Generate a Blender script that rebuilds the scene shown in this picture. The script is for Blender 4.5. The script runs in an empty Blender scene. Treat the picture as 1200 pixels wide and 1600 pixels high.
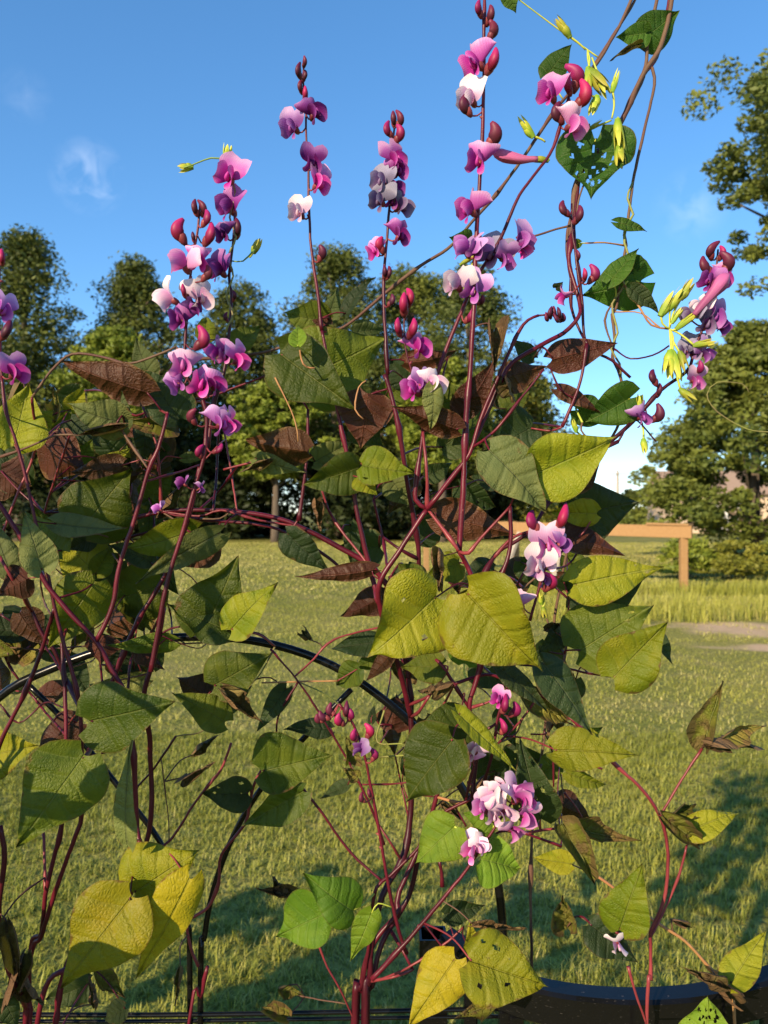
import bpy, math, random
import numpy as np
from mathutils import Matrix, Vector

# ---------------------------------------------------------------- camera, sky, sun
scene = bpy.context.scene
col = scene.collection
F = 1202.0            # focal length in photo pixels (1200 x 1600)
H = 1.5               # eye height
cam_data = bpy.data.cameras.new("camera")
cam = bpy.data.objects.new("camera", cam_data); col.objects.link(cam)
cam.location = (0, 0, H); cam.rotation_euler = (math.pi / 2, 0, 0)
cam_data.sensor_fit = 'VERTICAL'; cam_data.sensor_height = 34.6; cam_data.sensor_width = 25.95
cam_data.lens = 34.6 * F / 1600.0
cam_data.clip_start = 0.02; cam_data.clip_end = 3000
cam_data.dof.use_dof = True; cam_data.dof.focus_distance = 0.85; cam_data.dof.aperture_fstop = 9.5
scene.camera = cam

SUN_EL, SUN_AZ = math.radians(21), math.radians(35)   # light travels forward and to the right
world = bpy.data.worlds.new("World"); scene.world = world; world.use_nodes = True
wn = world.node_tree; wn.nodes.clear()
sky = wn.nodes.new('ShaderNodeTexSky'); sky.sky_type = 'NISHITA'; sky.sun_disc = False
sky.sun_elevation = SUN_EL; sky.sun_rotation = math.pi + SUN_AZ
sky.altitude = 1200; sky.air_density = 0.95; sky.dust_density = 0.25; sky.ozone_density = 4.0
bg = wn.nodes.new('ShaderNodeBackground'); bg.inputs[1].default_value = 0.15
wo = wn.nodes.new('ShaderNodeOutputWorld')
# two thin wisps of cloud in the sky
geo = wn.nodes.new('ShaderNodeTexCoord')
nz = wn.nodes.new('ShaderNodeTexNoise'); nz.inputs['Scale'].default_value = 34; nz.inputs['Detail'].default_value = 9
nz.inputs['Distortion'].default_value = 0.6
wn.links.new(geo.outputs['Generated'], nz.inputs['Vector'])
def wmath(op, a, b=None):
    n = wn.nodes.new('ShaderNodeMath'); n.operation = op
    for i, v in enumerate((a, b)):
        if v is None: continue
        if hasattr(v, 'is_linked'): wn.links.new(v, n.inputs[i])
        else: n.inputs[i].default_value = v
    return n.outputs[0]
masks = []
for (px, py, r, k) in ((138, 276, 0.044, .26), (1080, 322, 0.045, .13), (40, 150, .03, .06)):
    v = Vector(((px - 600) / F, 1, (800 - py) / F)).normalized()
    d = wn.nodes.new('ShaderNodeVectorMath'); d.operation = 'DISTANCE'
    wn.links.new(geo.outputs['Generated'], d.inputs[0]); d.inputs[1].default_value = v
    m = wmath('SUBTRACT', 1.0, wmath('DIVIDE', d.outputs['Value'], r)); m = wmath('MAXIMUM', m, 0.0)
    masks.append(wmath('MULTIPLY', m, k))
mm = wmath('ADD', wmath('ADD', masks[0], masks[1]), masks[2])
cl = wmath('MULTIPLY', wmath('MAXIMUM', wmath('SUBTRACT', nz.outputs['Fac'], 0.42), 0.0), 3.0)
cl = wmath('MINIMUM', wmath('MULTIPLY', cl, mm), 0.6)
mx = wn.nodes.new('ShaderNodeMix'); mx.data_type = 'RGBA'
wn.links.new(cl, mx.inputs[0]); hsv = wn.nodes.new('ShaderNodeHueSaturation'); hsv.inputs['Saturation'].default_value = 1.25; hsv.inputs['Value'].default_value = 1.3
gam = wn.nodes.new('ShaderNodeGamma'); gam.inputs[1].default_value = 0.78
wn.links.new(sky.outputs[0], gam.inputs[0]); wn.links.new(gam.outputs[0], hsv.inputs['Color']); wn.links.new(hsv.outputs[0], mx.inputs[6]); mx.inputs[7].default_value = (7.0, 7.2, 7.6, 1)
wn.links.new(mx.outputs[2], bg.inputs[0]); wn.links.new(bg.outputs[0], wo.inputs[0])

sd = bpy.data.lights.new("sun", 'SUN'); sd.energy = 4.8; sd.angle = math.radians(0.5); sd.color = (1.0, 0.80, 0.53)
sun = bpy.data.objects.new("sun", sd); col.objects.link(sun)
ldir = Vector((math.cos(SUN_EL) * math.sin(SUN_AZ), math.cos(SUN_EL) * math.cos(SUN_AZ), -math.sin(SUN_EL)))
sun.rotation_euler = ldir.to_track_quat('-Z', 'Y').to_euler()
sun.location = (-10, -10, 12)
vs = scene.view_settings
vs.view_transform = 'Standard'; vs.look = 'None'; vs.gamma = 1; vs.use_curve_mapping = False; vs.exposure = 0.8
scene.cycles.max_bounces = 6; scene.cycles.transparent_max_bounces = 8

rnd = random.Random(7); nr = np.random.default_rng(11)

# ---------------------------------------------------------------- helpers
def P(px, py, d): return np.array(((px - 600.0) / F * d, d, H - (py - 800.0) / F * d))
WPOS = {}
def wpos(o): return WPOS.get(o.name, np.zeros(3))
def tag(o, label=None, cat=None, group=None, kind=None):
    if label: o['label'] = label
    if cat: o['category'] = cat
    if group: o['group'] = group
    if kind: o['kind'] = kind
    return o
def empty(name, loc):
    o = bpy.data.objects.new(name, None); o.empty_display_size = 0.1; col.objects.link(o)
    o.location = loc; WPOS[o.name] = np.array(loc, float); return o
def mesh_from(name, V, Fc, mats, mat_idx=None, smooth=True, uv=None, attrs=None, colors=None):
    me = bpy.data.meshes.new(name)
    me.from_pydata([tuple(v) for v in V], [], [tuple(f) for f in Fc])
    for m in mats: me.materials.append(m)
    n = len(me.polygons)
    if smooth: me.polygons.foreach_set('use_smooth', [True] * n)
    if mat_idx is not None: me.polygons.foreach_set('material_index', mat_idx)
    if uv is not None:
        l = me.uv_layers.new(name='UVMap'); li = np.zeros(len(me.loops), np.int32); me.loops.foreach_get('vertex_index', li)
        l.data.foreach_set('uv', np.asarray(uv, np.float32)[li].ravel())
    for k, v in (attrs or {}).items():
        a = me.attributes.new(k, 'FLOAT', 'POINT'); a.data.foreach_set('value', np.asarray(v, np.float32))
    return me
def mk(name, V, Fc, mats, parent=None, center=None, **kw):
    V = np.asarray(V, float)
    c = V.mean(0) if center is None else np.asarray(center, float)
    if not isinstance(mats, (list, tuple)): mats = [mats]
    me = mesh_from(name, V - c, Fc, mats, **kw)
    o = bpy.data.objects.new(name, me); col.objects.link(o)
    WPOS[o.name] = c
    if parent is not None: o.parent = parent; o.location = c - wpos(parent)
    else: o.location = c
    return o
def place(name, me, M, pos, parent):
    o = bpy.data.objects.new(name, me); col.objects.link(o); o.parent = parent
    T = M.copy(); T.translation = Vector(pos - wpos(parent)); o.matrix_local = T
    WPOS[o.name] = np.asarray(pos, float); return o
class MB:
    def __init__(s): s.V = []; s.F = []; s.m = []
    def add(s, V, Fc, m=0):
        b = len(s.V); s.V.extend([tuple(v) for v in V]); s.F.extend([tuple(i + b for i in f) for f in Fc]); s.m.extend([m] * len(Fc))
    def box(s, c, size, rz=0, m=0, bev=0.0):
        cx, cy, cz = c; sx, sy, sz = [q / 2 for q in size]; ca, sa = math.cos(rz), math.sin(rz); V = []
        if bev <= 0:
            for z in (-sz, sz):
                for x, y in ((-sx, -sy), (sx, -sy), (sx, sy), (-sx, sy)): V.append((cx + x * ca - y * sa, cy + x * sa + y * ca, cz + z))
            s.add(V, [(3, 2, 1, 0), (4, 5, 6, 7), (0, 1, 5, 4), (1, 2, 6, 5), (2, 3, 7, 6), (3, 0, 4, 7)], m)
        else:
            rings = []
            b = bev
            for z, i in ((-sz, b), (-sz + b, 0), (sz - b, 0), (sz, b)):
                ring = [(-sx + b + 0, -sy + i), (sx - b, -sy + i), (sx - i, -sy + b), (sx - i, sy - b), (sx - b, sy - i), (-sx + b, sy - i), (-sx + i, sy - b), (-sx + i, -sy + b)]
                for x, y in ring: V.append((cx + x * ca - y * sa, cy + x * sa + y * ca, cz + z))
            Fc = [tuple(range(7, -1, -1)), tuple(range(24, 32))]
            for r in range(3):
                for k in range(8): Fc.append((r * 8 + k, r * 8 + (k + 1) % 8, r * 8 + 8 + (k + 1) % 8, r * 8 + 8 + k))
            s.add(V, Fc, m)
    def tube(s, pts, rad, k=8, m=0, cap=True):
        pts = np.asarray(pts, float); n = len(pts); rad = np.broadcast_to(np.asarray(rad, float), (n,))
        t = np.gradient(pts, axis=0); t /= np.linalg.norm(t, axis=1)[:, None] + 1e-12
        u = np.cross(t[0], (0.31, 0.2, 0.93)); u /= np.linalg.norm(u) + 1e-9; V = []; Fc = []
        a = np.arange(k) * 2 * np.pi / k
        for i in range(n):
            u = u - t[i] * (u @ t[i]); u /= np.linalg.norm(u) + 1e-9; w = np.cross(t[i], u)
            V.extend(pts[i] + rad[i] * (np.cos(a)[:, None] * u + np.sin(a)[:, None] * w))
        for i in range(n - 1):
            for j in range(k): Fc.append((i * k + j, i * k + (j + 1) % k, (i + 1) * k + (j + 1) % k, (i + 1) * k + j))
        if cap: Fc.append(tuple(range(k - 1, -1, -1))); Fc.append(tuple(range((n - 1) * k, n * k)))
        s.add(V, Fc, m)
    def sweep_rect(s, pts, w, h, m=0):          # rectangular profile along a path, h vertical
        pts = np.asarray(pts, float); n = len(pts); t = np.gradient(pts, axis=0); V = []; Fc = []
        for i in range(n):
            d = t[i] / np.linalg.norm(t[i]); side = np.array((-d[1], d[0], 0)); side /= np.linalg.norm(side); up = np.cross(d, side); 
            if up[2] < 0: up = -up
            b = min(w, h) * .12
            for (a_, c_) in ((-w/2+b, -h/2), (w/2-b, -h/2), (w/2, -h/2+b), (w/2, h/2-b), (w/2-b, h/2), (-w/2+b, h/2), (-w/2, h/2-b), (-w/2, -h/2+b)):
                V.append(pts[i] + side * a_ + up * c_)
        for i in range(n - 1):
            for j in range(8): Fc.append((i * 8 + j, i * 8 + (j + 1) % 8, i * 8 + 8 + (j + 1) % 8, i * 8 + 8 + j))
        Fc.append(tuple(range(7, -1, -1))); Fc.append(tuple(range((n - 1) * 8, n * 8)))
        s.add(V, Fc, m)
    def build(s, name, mats, parent=None, smooth=True, **kw):
        if not isinstance(mats, (list, tuple)): mats = [mats]
        return mk(name, s.V, s.F, mats, parent, mat_idx=s.m if len(mats) > 1 else None, smooth=smooth, **kw)
def catmull(pts, step=0.008):
    pts = np.asarray(pts, float)
    if len(pts) < 3:
        n = max(2, int(np.linalg.norm(pts[1] - pts[0]) / step)); f = np.linspace(0, 1, n)[:, None]; return pts[0] * (1 - f) + pts[-1] * f
    p = np.vstack([2 * pts[0] - pts[1], pts, 2 * pts[-1] - pts[-2]]); out = []
    for i in range(1, len(p) - 2):
        n = max(2, int(np.linalg.norm(p[i + 1] - p[i]) / step)); t = (np.arange(n) / n)[:, None]
        a, b, c, d = p[i - 1], p[i], p[i + 1], p[i + 2]
        out.append(0.5 * ((2 * b) + (c - a) * t + (2 * a - 5 * b + 4 * c - d) * t * t + (3 * b - a - 3 * c + d) * t ** 3))
    out.append(pts[-1:]); return np.vstack(out)

# ---------------------------------------------------------------- materials
class NT:
    def __init__(s, name):
        s.mat = bpy.data.materials.new(name); s.mat.use_nodes = True; s.t = s.mat.node_tree; s.t.nodes.clear()
        s.out = s.t.nodes.new('ShaderNodeOutputMaterial')
    def n(s, typ, ins=None, **props):
        nd = s.t.nodes.new(typ)
        for k, v in props.items(): setattr(nd, k, v)
        for k, v in (ins or {}).items(): s.set(nd.inputs[k], v)
        return nd
    def set(s, sock, v):
        if isinstance(v, bpy.types.NodeSocket): s.t.links.new(v, sock)
        else:
            if hasattr(sock, 'default_value'):
                if sock.type == 'RGBA' and len(v) == 3: v = (*v, 1)
                sock.default_value = v
    def math(s, op, a, b=0.0, c=None, clamp=False):
        nd = s.n('ShaderNodeMath', operation=op, use_clamp=clamp); s.set(nd.inputs[0], a); s.set(nd.inputs[1], b)
        if c is not None: s.set(nd.inputs[2], c)
        return nd.outputs[0]
    def mix(s, f, a, b, blend='MIX'):
        nd = s.n('ShaderNodeMix', data_type='RGBA', blend_type=blend); s.set(nd.inputs[0], f); s.set(nd.inputs[6], a); s.set(nd.inputs[7], b); return nd.outputs[2]
    def step(s, v, a, b):
        nd = s.n('ShaderNodeMapRange', interpolation_type='SMOOTHSTEP'); s.set(nd.inputs[0], v); nd.inputs[1].default_value = a; nd.inputs[2].default_value = b; return nd.outputs[0]
    def noise(s, scale, vec=None, detail=3, dist=0.0, rough=.55):
        nd = s.n('ShaderNodeTexNoise'); nd.inputs['Scale'].default_value = scale; nd.inputs['Detail'].default_value = detail
        nd.inputs['Distortion'].default_value = dist; nd.inputs['Roughness'].default_value = rough
        if vec is not None: s.t.links.new(vec, nd.inputs['Vector'])
        return nd.outputs['Fac']
    def pos(s): return s.n('ShaderNodeNewGeometry').outputs['Position']
    def objc(s): return s.n('ShaderNodeTexCoord').outputs['Object']
    def attr(s, name): return s.n('ShaderNodeAttribute', attribute_name=name).outputs['Fac']
    def bump(s, h, strength=.5, dist=.01):
        return s.n('ShaderNodeBump', {'Strength': strength, 'Distance': dist, 'Height': h}).outputs[0]
    def bsdf(s, color, rough=.5, spec=.4, normal=None, metal=0.0, coat=0.0):
        b = s.n('ShaderNodeBsdfPrincipled'); s.set(b.inputs['Base Color'], color); s.set(b.inputs['Roughness'], rough)
        b.inputs['Specular IOR Level'].default_value = spec; b.inputs['Metallic'].default_value = metal
        if coat: b.inputs['Coat Weight'].default_value = coat; b.inputs['Coat Roughness'].default_value = .15
        if normal is not None: s.t.links.new(normal, b.inputs['Normal'])
        return b.outputs[0]
    def translucent(s, sh, color, f, normal=None):
        t = s.n('ShaderNodeBsdfTranslucent'); s.set(t.inputs[0], color)
        m = s.n('ShaderNodeMixShader'); s.set(m.inputs[0], f); s.t.links.new(sh, m.inputs[1]); s.t.links.new(t.outputs[0], m.inputs[2]); return m.outputs[0]
    def done(s, sh): s.t.links.new(sh, s.out.inputs[0]); return s.mat

def leaf_mat(name, c1, c2, under, edge=0.25, edge_col=(.16, .085, .03), trans=.28, vein=(.30, .32, .10), veinf=.45, dry=0.0, relief=1.0, rough=.5):
    m = NT(name)
    uvn = m.n('ShaderNodeTexCoord'); sep = m.n('ShaderNodeSeparateXYZ'); m.t.links.new(uvn.outputs['UV'], sep.inputs[0])
    u, v = sep.outputs[0], sep.outputs[1]                    # u along the midrib 0..1, v across in the same unit, 0 at midrib
    oi = m.n('ShaderNodeObjectInfo').outputs['Random']
    av = m.math('ABSOLUTE', v)
    comb = m.n('ShaderNodeCombineXYZ'); m.set(comb.inputs[0], u); m.set(comb.inputs[1], v); m.set(comb.inputs[2], m.math('MULTIPLY', oi, 37.0))
    uv = comb.outputs[0]
    wob = m.math('MULTIPLY', m.math('SUBTRACT', m.noise(4, uv, 2), .5), .05)
    # lateral veins: leave the midrib and run outwards and forwards
    sl = m.math('ADD', m.math('SUBTRACT', u, m.math('MULTIPLY', av, m.math('ADD', .55, m.math('MULTIPLY', av, -.35)))), wob)
    fr = m.math('FRACT', m.math('ADD', m.math('MULTIPLY', sl, 5.6), oi))
    tri = m.math('ABSOLUTE', m.math('SUBTRACT', fr, .5))     # .5 on the vein
    lat = m.step(tri, .468, .497)
    mid = m.math('SUBTRACT', 1.0, m.step(av, .004, .014))
    veins = m.math('MAXIMUM', mid, m.math('MULTIPLY', lat, .8))
    vo = m.n('ShaderNodeTexVoronoi', feature='DISTANCE_TO_EDGE'); vo.inputs['Scale'].default_value = 27; m.t.links.new(uv, vo.inputs['Vector'])
    vo2 = m.n('ShaderNodeTexVoronoi', feature='DISTANCE_TO_EDGE'); vo2.inputs['Scale'].default_value = 44; m.t.links.new(uv, vo2.inputs['Vector'])
    cell = m.step(vo.outputs['Distance'], 0.0, .32); cell2 = m.step(vo2.outputs['Distance'], 0.0, .3)
    fine = m.math('SUBTRACT', 1.0, m.step(vo.outputs['Distance'], .02, .07))
    h = m.math('ADD', m.math('MULTIPLY', m.math('SUBTRACT', 1.0, m.step(tri, .25, .5)), .6), m.math('ADD', m.math('MULTIPLY', cell, m.math('MULTIPLY', m.step(m.noise(4, uv, 2), .25, .7), .32)), m.math('MULTIPLY', cell2, .10)))
    h = m.math('SUBTRACT', h, m.math('MULTIPLY', mid, .6))
    h = m.math('ADD', h, m.math('MULTIPLY', m.noise(7, uv, 3), .35))
    nrm = m.bump(h, .9 * relief, .0019)
    big = m.noise(3.2, uv, 3, .4); sp = m.noise(24, uv, 3)
    f = m.step(m.math('ADD', big, m.math('MULTIPLY', m.math('SUBTRACT', oi, .5), .3)), .3, .72)
    colr = m.mix(f, c1, c2)
    colr = m.mix(m.math('MULTIPLY', m.step(sp, .5, .75), .2), colr, tuple(x * .6 for x in c1))
    colr = m.mix(m.math('MULTIPLY', veins, veinf), colr, vein)
    colr = m.mix(m.math('MULTIPLY', fine, veinf * .2), colr, tuple(x * .55 for x in c1))
    eg = m.attr('edge')
    en = m.math('ADD', eg, m.math('MULTIPLY', m.math('SUBTRACT', m.noise(6.5, uv, 4), .5), .9))
    ef = m.math('MULTIPLY', m.step(en, 1.12 - edge * .6, 1.25 - edge * .6), .9)
    ef = m.math('MAXIMUM', ef, m.math('MULTIPLY', m.step(eg, .955, .985), .45))
    spots = m.math('MULTIPLY', m.step(m.noise(15, uv, 2), .70, .76), min(.8, edge * 1.6))
    ef = m.math('MAXIMUM', ef, spots)
    if dry > 0: ef = m.math('MAXIMUM', ef, m.math('MULTIPLY', m.step(m.noise(4, uv, 4), .62 - dry * .4, .75 - dry * .4), .9))
    top = m.mix(ef, colr, m.mix(m.noise(30, uv, 3), edge_col, tuple(x * .4 for x in edge_col)))
    un = m.mix(m.math('MULTIPLY', m.step(big, .35, .7), .7), under, tuple(x * .55 for x in under))
    un = m.mix(m.math('MULTIPLY', veins, .45), un, tuple(min(1, x * 1.7) for x in under))
    un = m.mix(m.math('MULTIPLY', fine, .18), un, tuple(min(1, x * 1.5) for x in under))
    un = m.mix(m.math('MULTIPLY', ef, .8), un, edge_col)
    back = m.n('ShaderNodeNewGeometry').outputs['Backfacing']      # the leaf's lower side
    base = m.mix(back, top, un)
    hv = m.n('ShaderNodeHueSaturation', {'Color': base}); m.set(hv.inputs['Value'], m.math('ADD', .72, m.math('MULTIPLY', oi, .5))); m.set(hv.inputs['Hue'], m.math('ADD', .488, m.math('MULTIPLY', m.math('FRACT', m.math('MULTIPLY', oi, 7.3)), .024))); base = hv.outputs[0]
    sh = m.bsdf(base, rough, .22, nrm)
    tc = m.mix(.5, m.mix(ef, colr, edge_col), (.26, .32, .012))
    tc = m.mix(m.math('MULTIPLY', veins, .7), tc, tuple(x * .4 for x in c1))
    return m.done(m.translucent(sh, tc, trans))

M = {}
UP = (.085, .105, .04); UB = (.062, .021, .010)
M['g'] = leaf_mat('leaf_green', (.042, .068, .006), (.092, .115, .010), UP, .22, vein=(.17, .19, .04))
M['y'] = leaf_mat('leaf_yellow_green', (.125, .158, .006), (.215, .215, .010), UP, .25, vein=(.24, .25, .05))
M['Y'] = leaf_mat('leaf_yellow', (.20, .205, .008), (.28, .24, .010), (.24, .20, .04), .30, (.15, .085, .02), vein=(.19, .18, .02))
M['n'] = leaf_mat('leaf_fresh', (.10, .19, .012), (.155, .24, .018), (.14, .19, .05), .05, trans=.34, vein=(.25, .32, .06), relief=.9)
M['d'] = leaf_mat('leaf_dark', (.018, .034, .010), (.034, .052, .016), UP, .25, trans=.2, vein=(.085, .10, .045))  # dark bluish green, lowered further to put shade into the leaf colour
M['p'] = leaf_mat('leaf_pale', (.085, .11, .032), (.135, .15, .042), (.12, .14, .06), .25, trans=.2, vein=(.09, .10, .04), rough=.6)
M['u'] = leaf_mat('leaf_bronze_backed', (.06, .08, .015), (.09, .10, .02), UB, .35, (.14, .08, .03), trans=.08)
M['b'] = leaf_mat('leaf_withered', (.20, .16, .05), (.17, .11, .05), (.18, .11, .05), .8, (.17, .10, .045), trans=.12, dry=.55, relief=1.6, rough=.75)
M['c'] = leaf_mat('leaf_half_withered', (.13, .14, .015), (.18, .15, .03), (.20, .14, .055), .7, (.19, .12, .045), trans=.18, dry=.3, relief=1.4, rough=.7)
M['m'] = leaf_mat('leaf_heart', (.028, .085, .008), (.055, .12, .012), (.08, .12, .035), .10, trans=.34, vein=(.20, .28, .07))
def stem_mat(name, c1, c2, rough=.38, hairy=0.0):
    m = NT(name); p = m.pos(); o = m.objc()
    mp = m.n('ShaderNodeMapping', {'Vector': o, 'Scale': (160, 160, 30)}).outputs[0]
    f = m.step(m.noise(14, p, 4), .35, .68); s = m.noise(1.0, mp, 3)
    c = m.mix(f, c1, c2); c = m.mix(m.math('MULTIPLY', m.step(s, .5, .8), .35), c, tuple(min(1, x * 1.5) for x in c2))
    return m.done(m.bsdf(c, rough, .3, m.bump(m.math('ADD', s, m.noise(500, p, 2)), .2 + hairy, .0006)))
M['red'] = stem_mat('stem_wine_red', (.050, .003, .009), (.105, .007, .018))
M['dark'] = stem_mat('stem_dark_purple', (.034, .003, .008), (.075, .006, .016))
M['pink'] = stem_mat('stem_pink', (.12, .015, .022), (.21, .035, .040))
M['tan'] = stem_mat('stem_tan', (.30, .16, .06), (.34, .15, .07), .55)
M['brown'] = stem_mat('stem_brown', (.12, .07, .04), (.085, .035, .025), .65, .5)
M['olive'] = stem_mat('stem_olive', (.20, .22, .05), (.17, .12, .06), .55, .3)
M['lime'] = stem_mat('stem_lime', (.34, .40, .05), (.46, .47, .07), .5)
M['grn'] = stem_mat('stem_green', (.12, .20, .04), (.17, .25, .05), .5)
def petal_mat(name, c1, c2, edge, trans=.33):
    m = NT(name); eg = m.attr('edge'); a = m.attr('along')
    c = m.mix(m.step(a, .15, .9), c1, c2)
    ou = m.n('ShaderNodeTexCoord').outputs['UV']
    wv = m.n('ShaderNodeTexWave', bands_direction='Y'); wv.inputs['Scale'].default_value = 7; wv.inputs['Distortion'].default_value = 3; wv.inputs['Detail'].default_value = 3; m.t.links.new(ou, wv.inputs['Vector'])
    nn = m.noise(3, ou, 3)
    c = m.mix(m.math('MULTIPLY', m.step(m.math('ADD', eg, m.math('MULTIPLY', nn, .3)), .75, 1.15), .75), c, edge)
    c = m.mix(m.math('MULTIPLY', wv.outputs['Fac'], .18), c, tuple(x * .8 for x in c1))
    oi = m.n('ShaderNodeObjectInfo').outputs['Random']
    hs = m.n('ShaderNodeHueSaturation', {'Color': c}); m.set(hs.inputs['Value'], m.math('ADD', .68, m.math('MULTIPLY', oi, .55))); m.set(hs.inputs['Hue'], m.math('ADD', .485, m.math('MULTIPLY', oi, .03)))
    c = hs.outputs[0]
    nr_ = m.bump(m.math('ADD', wv.outputs['Fac'], m.noise(6, ou, 3)), .10, .0005)
    return m.done(m.translucent(m.bsdf(c, .5, .3, nr_), c, trans))
PC = {  # standard petal, wing petals
 'P': ((.48, .06, .36), (.68, .20, .57), (.82, .50, .75), (.48, .016, .27), (.64, .06, .43), (.74, .22, .56)),
 'V': ((.14, .010, .13), (.26, .045, .28), (.42, .18, .46), (.12, .006, .10), (.22, .022, .22), (.34, .09, .36)),
 'W': ((.66, .44, .62), (.78, .66, .71), (.84, .78, .76), (.62, .30, .54), (.75, .54, .67), (.82, .72, .74)),
 'G': ((.15, .13, .21), (.23, .21, .31), (.34, .32, .43), (.15, .06, .19), (.22, .15, .29), (.30, .26, .38)),
 'L': ((.27, .075, .32), (.40, .19, .48), (.56, .38, .64), (.24, .04, .28), (.38, .10, .42), (.48, .22, .54)),
 'K': ((.66, .26, .54), (.79, .46, .69), (.87, .66, .80), (.58, .08, .40), (.72, .20, .55), (.80, .40, .67)),
}
for k, c in PC.items():
    M['s' + k] = petal_mat('petal_standard_' + k.lower(), *c[:3]); M['w' + k] = petal_mat('petal_wing_' + k.lower(), *c[3:])
M['bB'] = petal_mat('bud_magenta', (.13, .005, .022), (.36, .014, .12), (.46, .03, .18), .12)
M['bD'] = petal_mat('bud_dark', (.05, .010, .018), (.13, .012, .045), (.17, .02, .07), .08)
M['calyx'] = stem_mat('calyx_wine', (.10, .012, .022), (.24, .05, .05), .45)
M['pod'] = petal_mat('sepal_lime', (.22, .34, .03), (.52, .50, .05), (.60, .55, .10), .22)
M['trump'] = petal_mat('trumpet_petal', (.44, .12, .26), (.66, .16, .40), (.72, .35, .5), .25)
# ---------------------------------------------------------------- setting: ground and lawn
def ground_mat():
    m = NT('lawn_soil'); p = m.pos()
    big = m.noise(.35, p, 4); mid = m.noise(1.8, p, 5); fine = m.noise(30, p, 3)
    c = m.mix(m.step(big, .35, .7), (.20, .215, .035), (.34, .31, .07))
    c = m.mix(m.math('MULTIPLY', m.step(mid, .42, .72), .6), c, (.40, .33, .12))
    c = m.mix(m.math('MULTIPLY', m.step(fine, .38, .66), .62), c, (.045, .05, .014))
    # two worn patches of bare earth beside the wooden fence
    sep = m.n('ShaderNodeSeparateXYZ'); m.t.links.new(p, sep.inputs[0])
    tot = None
    for (x, y, rx, ry) in DIRT:
        dx = m.math('DIVIDE', m.math('SUBTRACT', sep.outputs[0], x), rx); dy = m.math('DIVIDE', m.math('SUBTRACT', sep.outputs[1], y), ry)
        d = m.math('ADD', m.math('MULTIPLY', dx, dx), m.math('MULTIPLY', dy, dy))
        f = m.math('SUBTRACT', 1.0, m.step(m.math('ADD', d, m.math('MULTIPLY', m.noise(1.1, p, 5), 2.6)), 1.35, 2.1))
        tot = f if tot is None else m.math('MAXIMUM', tot, f)
    c = m.mix(tot, c, m.mix(fine, (.62, .44, .28), (.50, .34, .20)))
    return m.done(m.bsdf(c, .9, .15, m.bump(m.math('ADD', fine, mid), .8, .03)))
DIRT = [(4.9, 9.8, 1.7, .85), (4.4, 8.5, 1.2, .32), (6.4, 12.4, 1.2, .5)]
gr = MB(); n = 40
xs = np.linspace(-300, 300, n + 1)
ys = np.concatenate([np.linspace(-20, 60, n), [120, 300, 900]])
V = [(x, y, 0) for y in ys for x in xs]
Fc = [(j * (n + 1) + i, j * (n + 1) + i + 1, (j + 1) * (n + 1) + i + 1, (j + 1) * (n + 1) + i) for j in range(len(ys) - 1) for i in range(n)]
g = mk('ground', V, Fc, ground_mat(), center=(0, 0, 0)); tag(g, 'sunlit mown lawn stretching back to the tree line', 'lawn', kind='structure')

def blade_mat():
    m = NT('grass_blade'); t = m.attr('tint'); d = m.attr('dry'); a = m.attr('along')
    c = m.mix(t, (.14, .175, .018), (.35, .345, .055)); c = m.mix(d, c, (.58, .49, .21)); c = m.mix(m.math('MULTIPLY', a, .45), c, (.52, .50, .09))
    return m.done(m.translucent(m.bsdf(c, .5, .3), c, .22))
def in_dirt(x, y):
    r = np.zeros(len(x), bool)
    for (cx, cy, rx, ry) in DIRT: r |= ((x - cx) / rx) ** 2 + ((y - cy) / ry) ** 2 + .5 * np.sin(x * 2.3 + cy) + .35 * np.sin(x * 5.1 + y * 4) < .7
    return r & (nr.uniform(0, 1, len(x)) < .985)
def clump_noise(x, y, s, seed):
    q = np.random.default_rng(seed); v = np.zeros(len(x))
    for k in range(5):
        a = q.uniform(0, 6.28); f = s * q.uniform(.6, 1.8); v += np.sin((x * math.cos(a) + y * math.sin(a)) * f + q.uniform(0, 6.28) + 1.5 * np.sin(x * f * .7 + k))
    return v / 5
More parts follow.
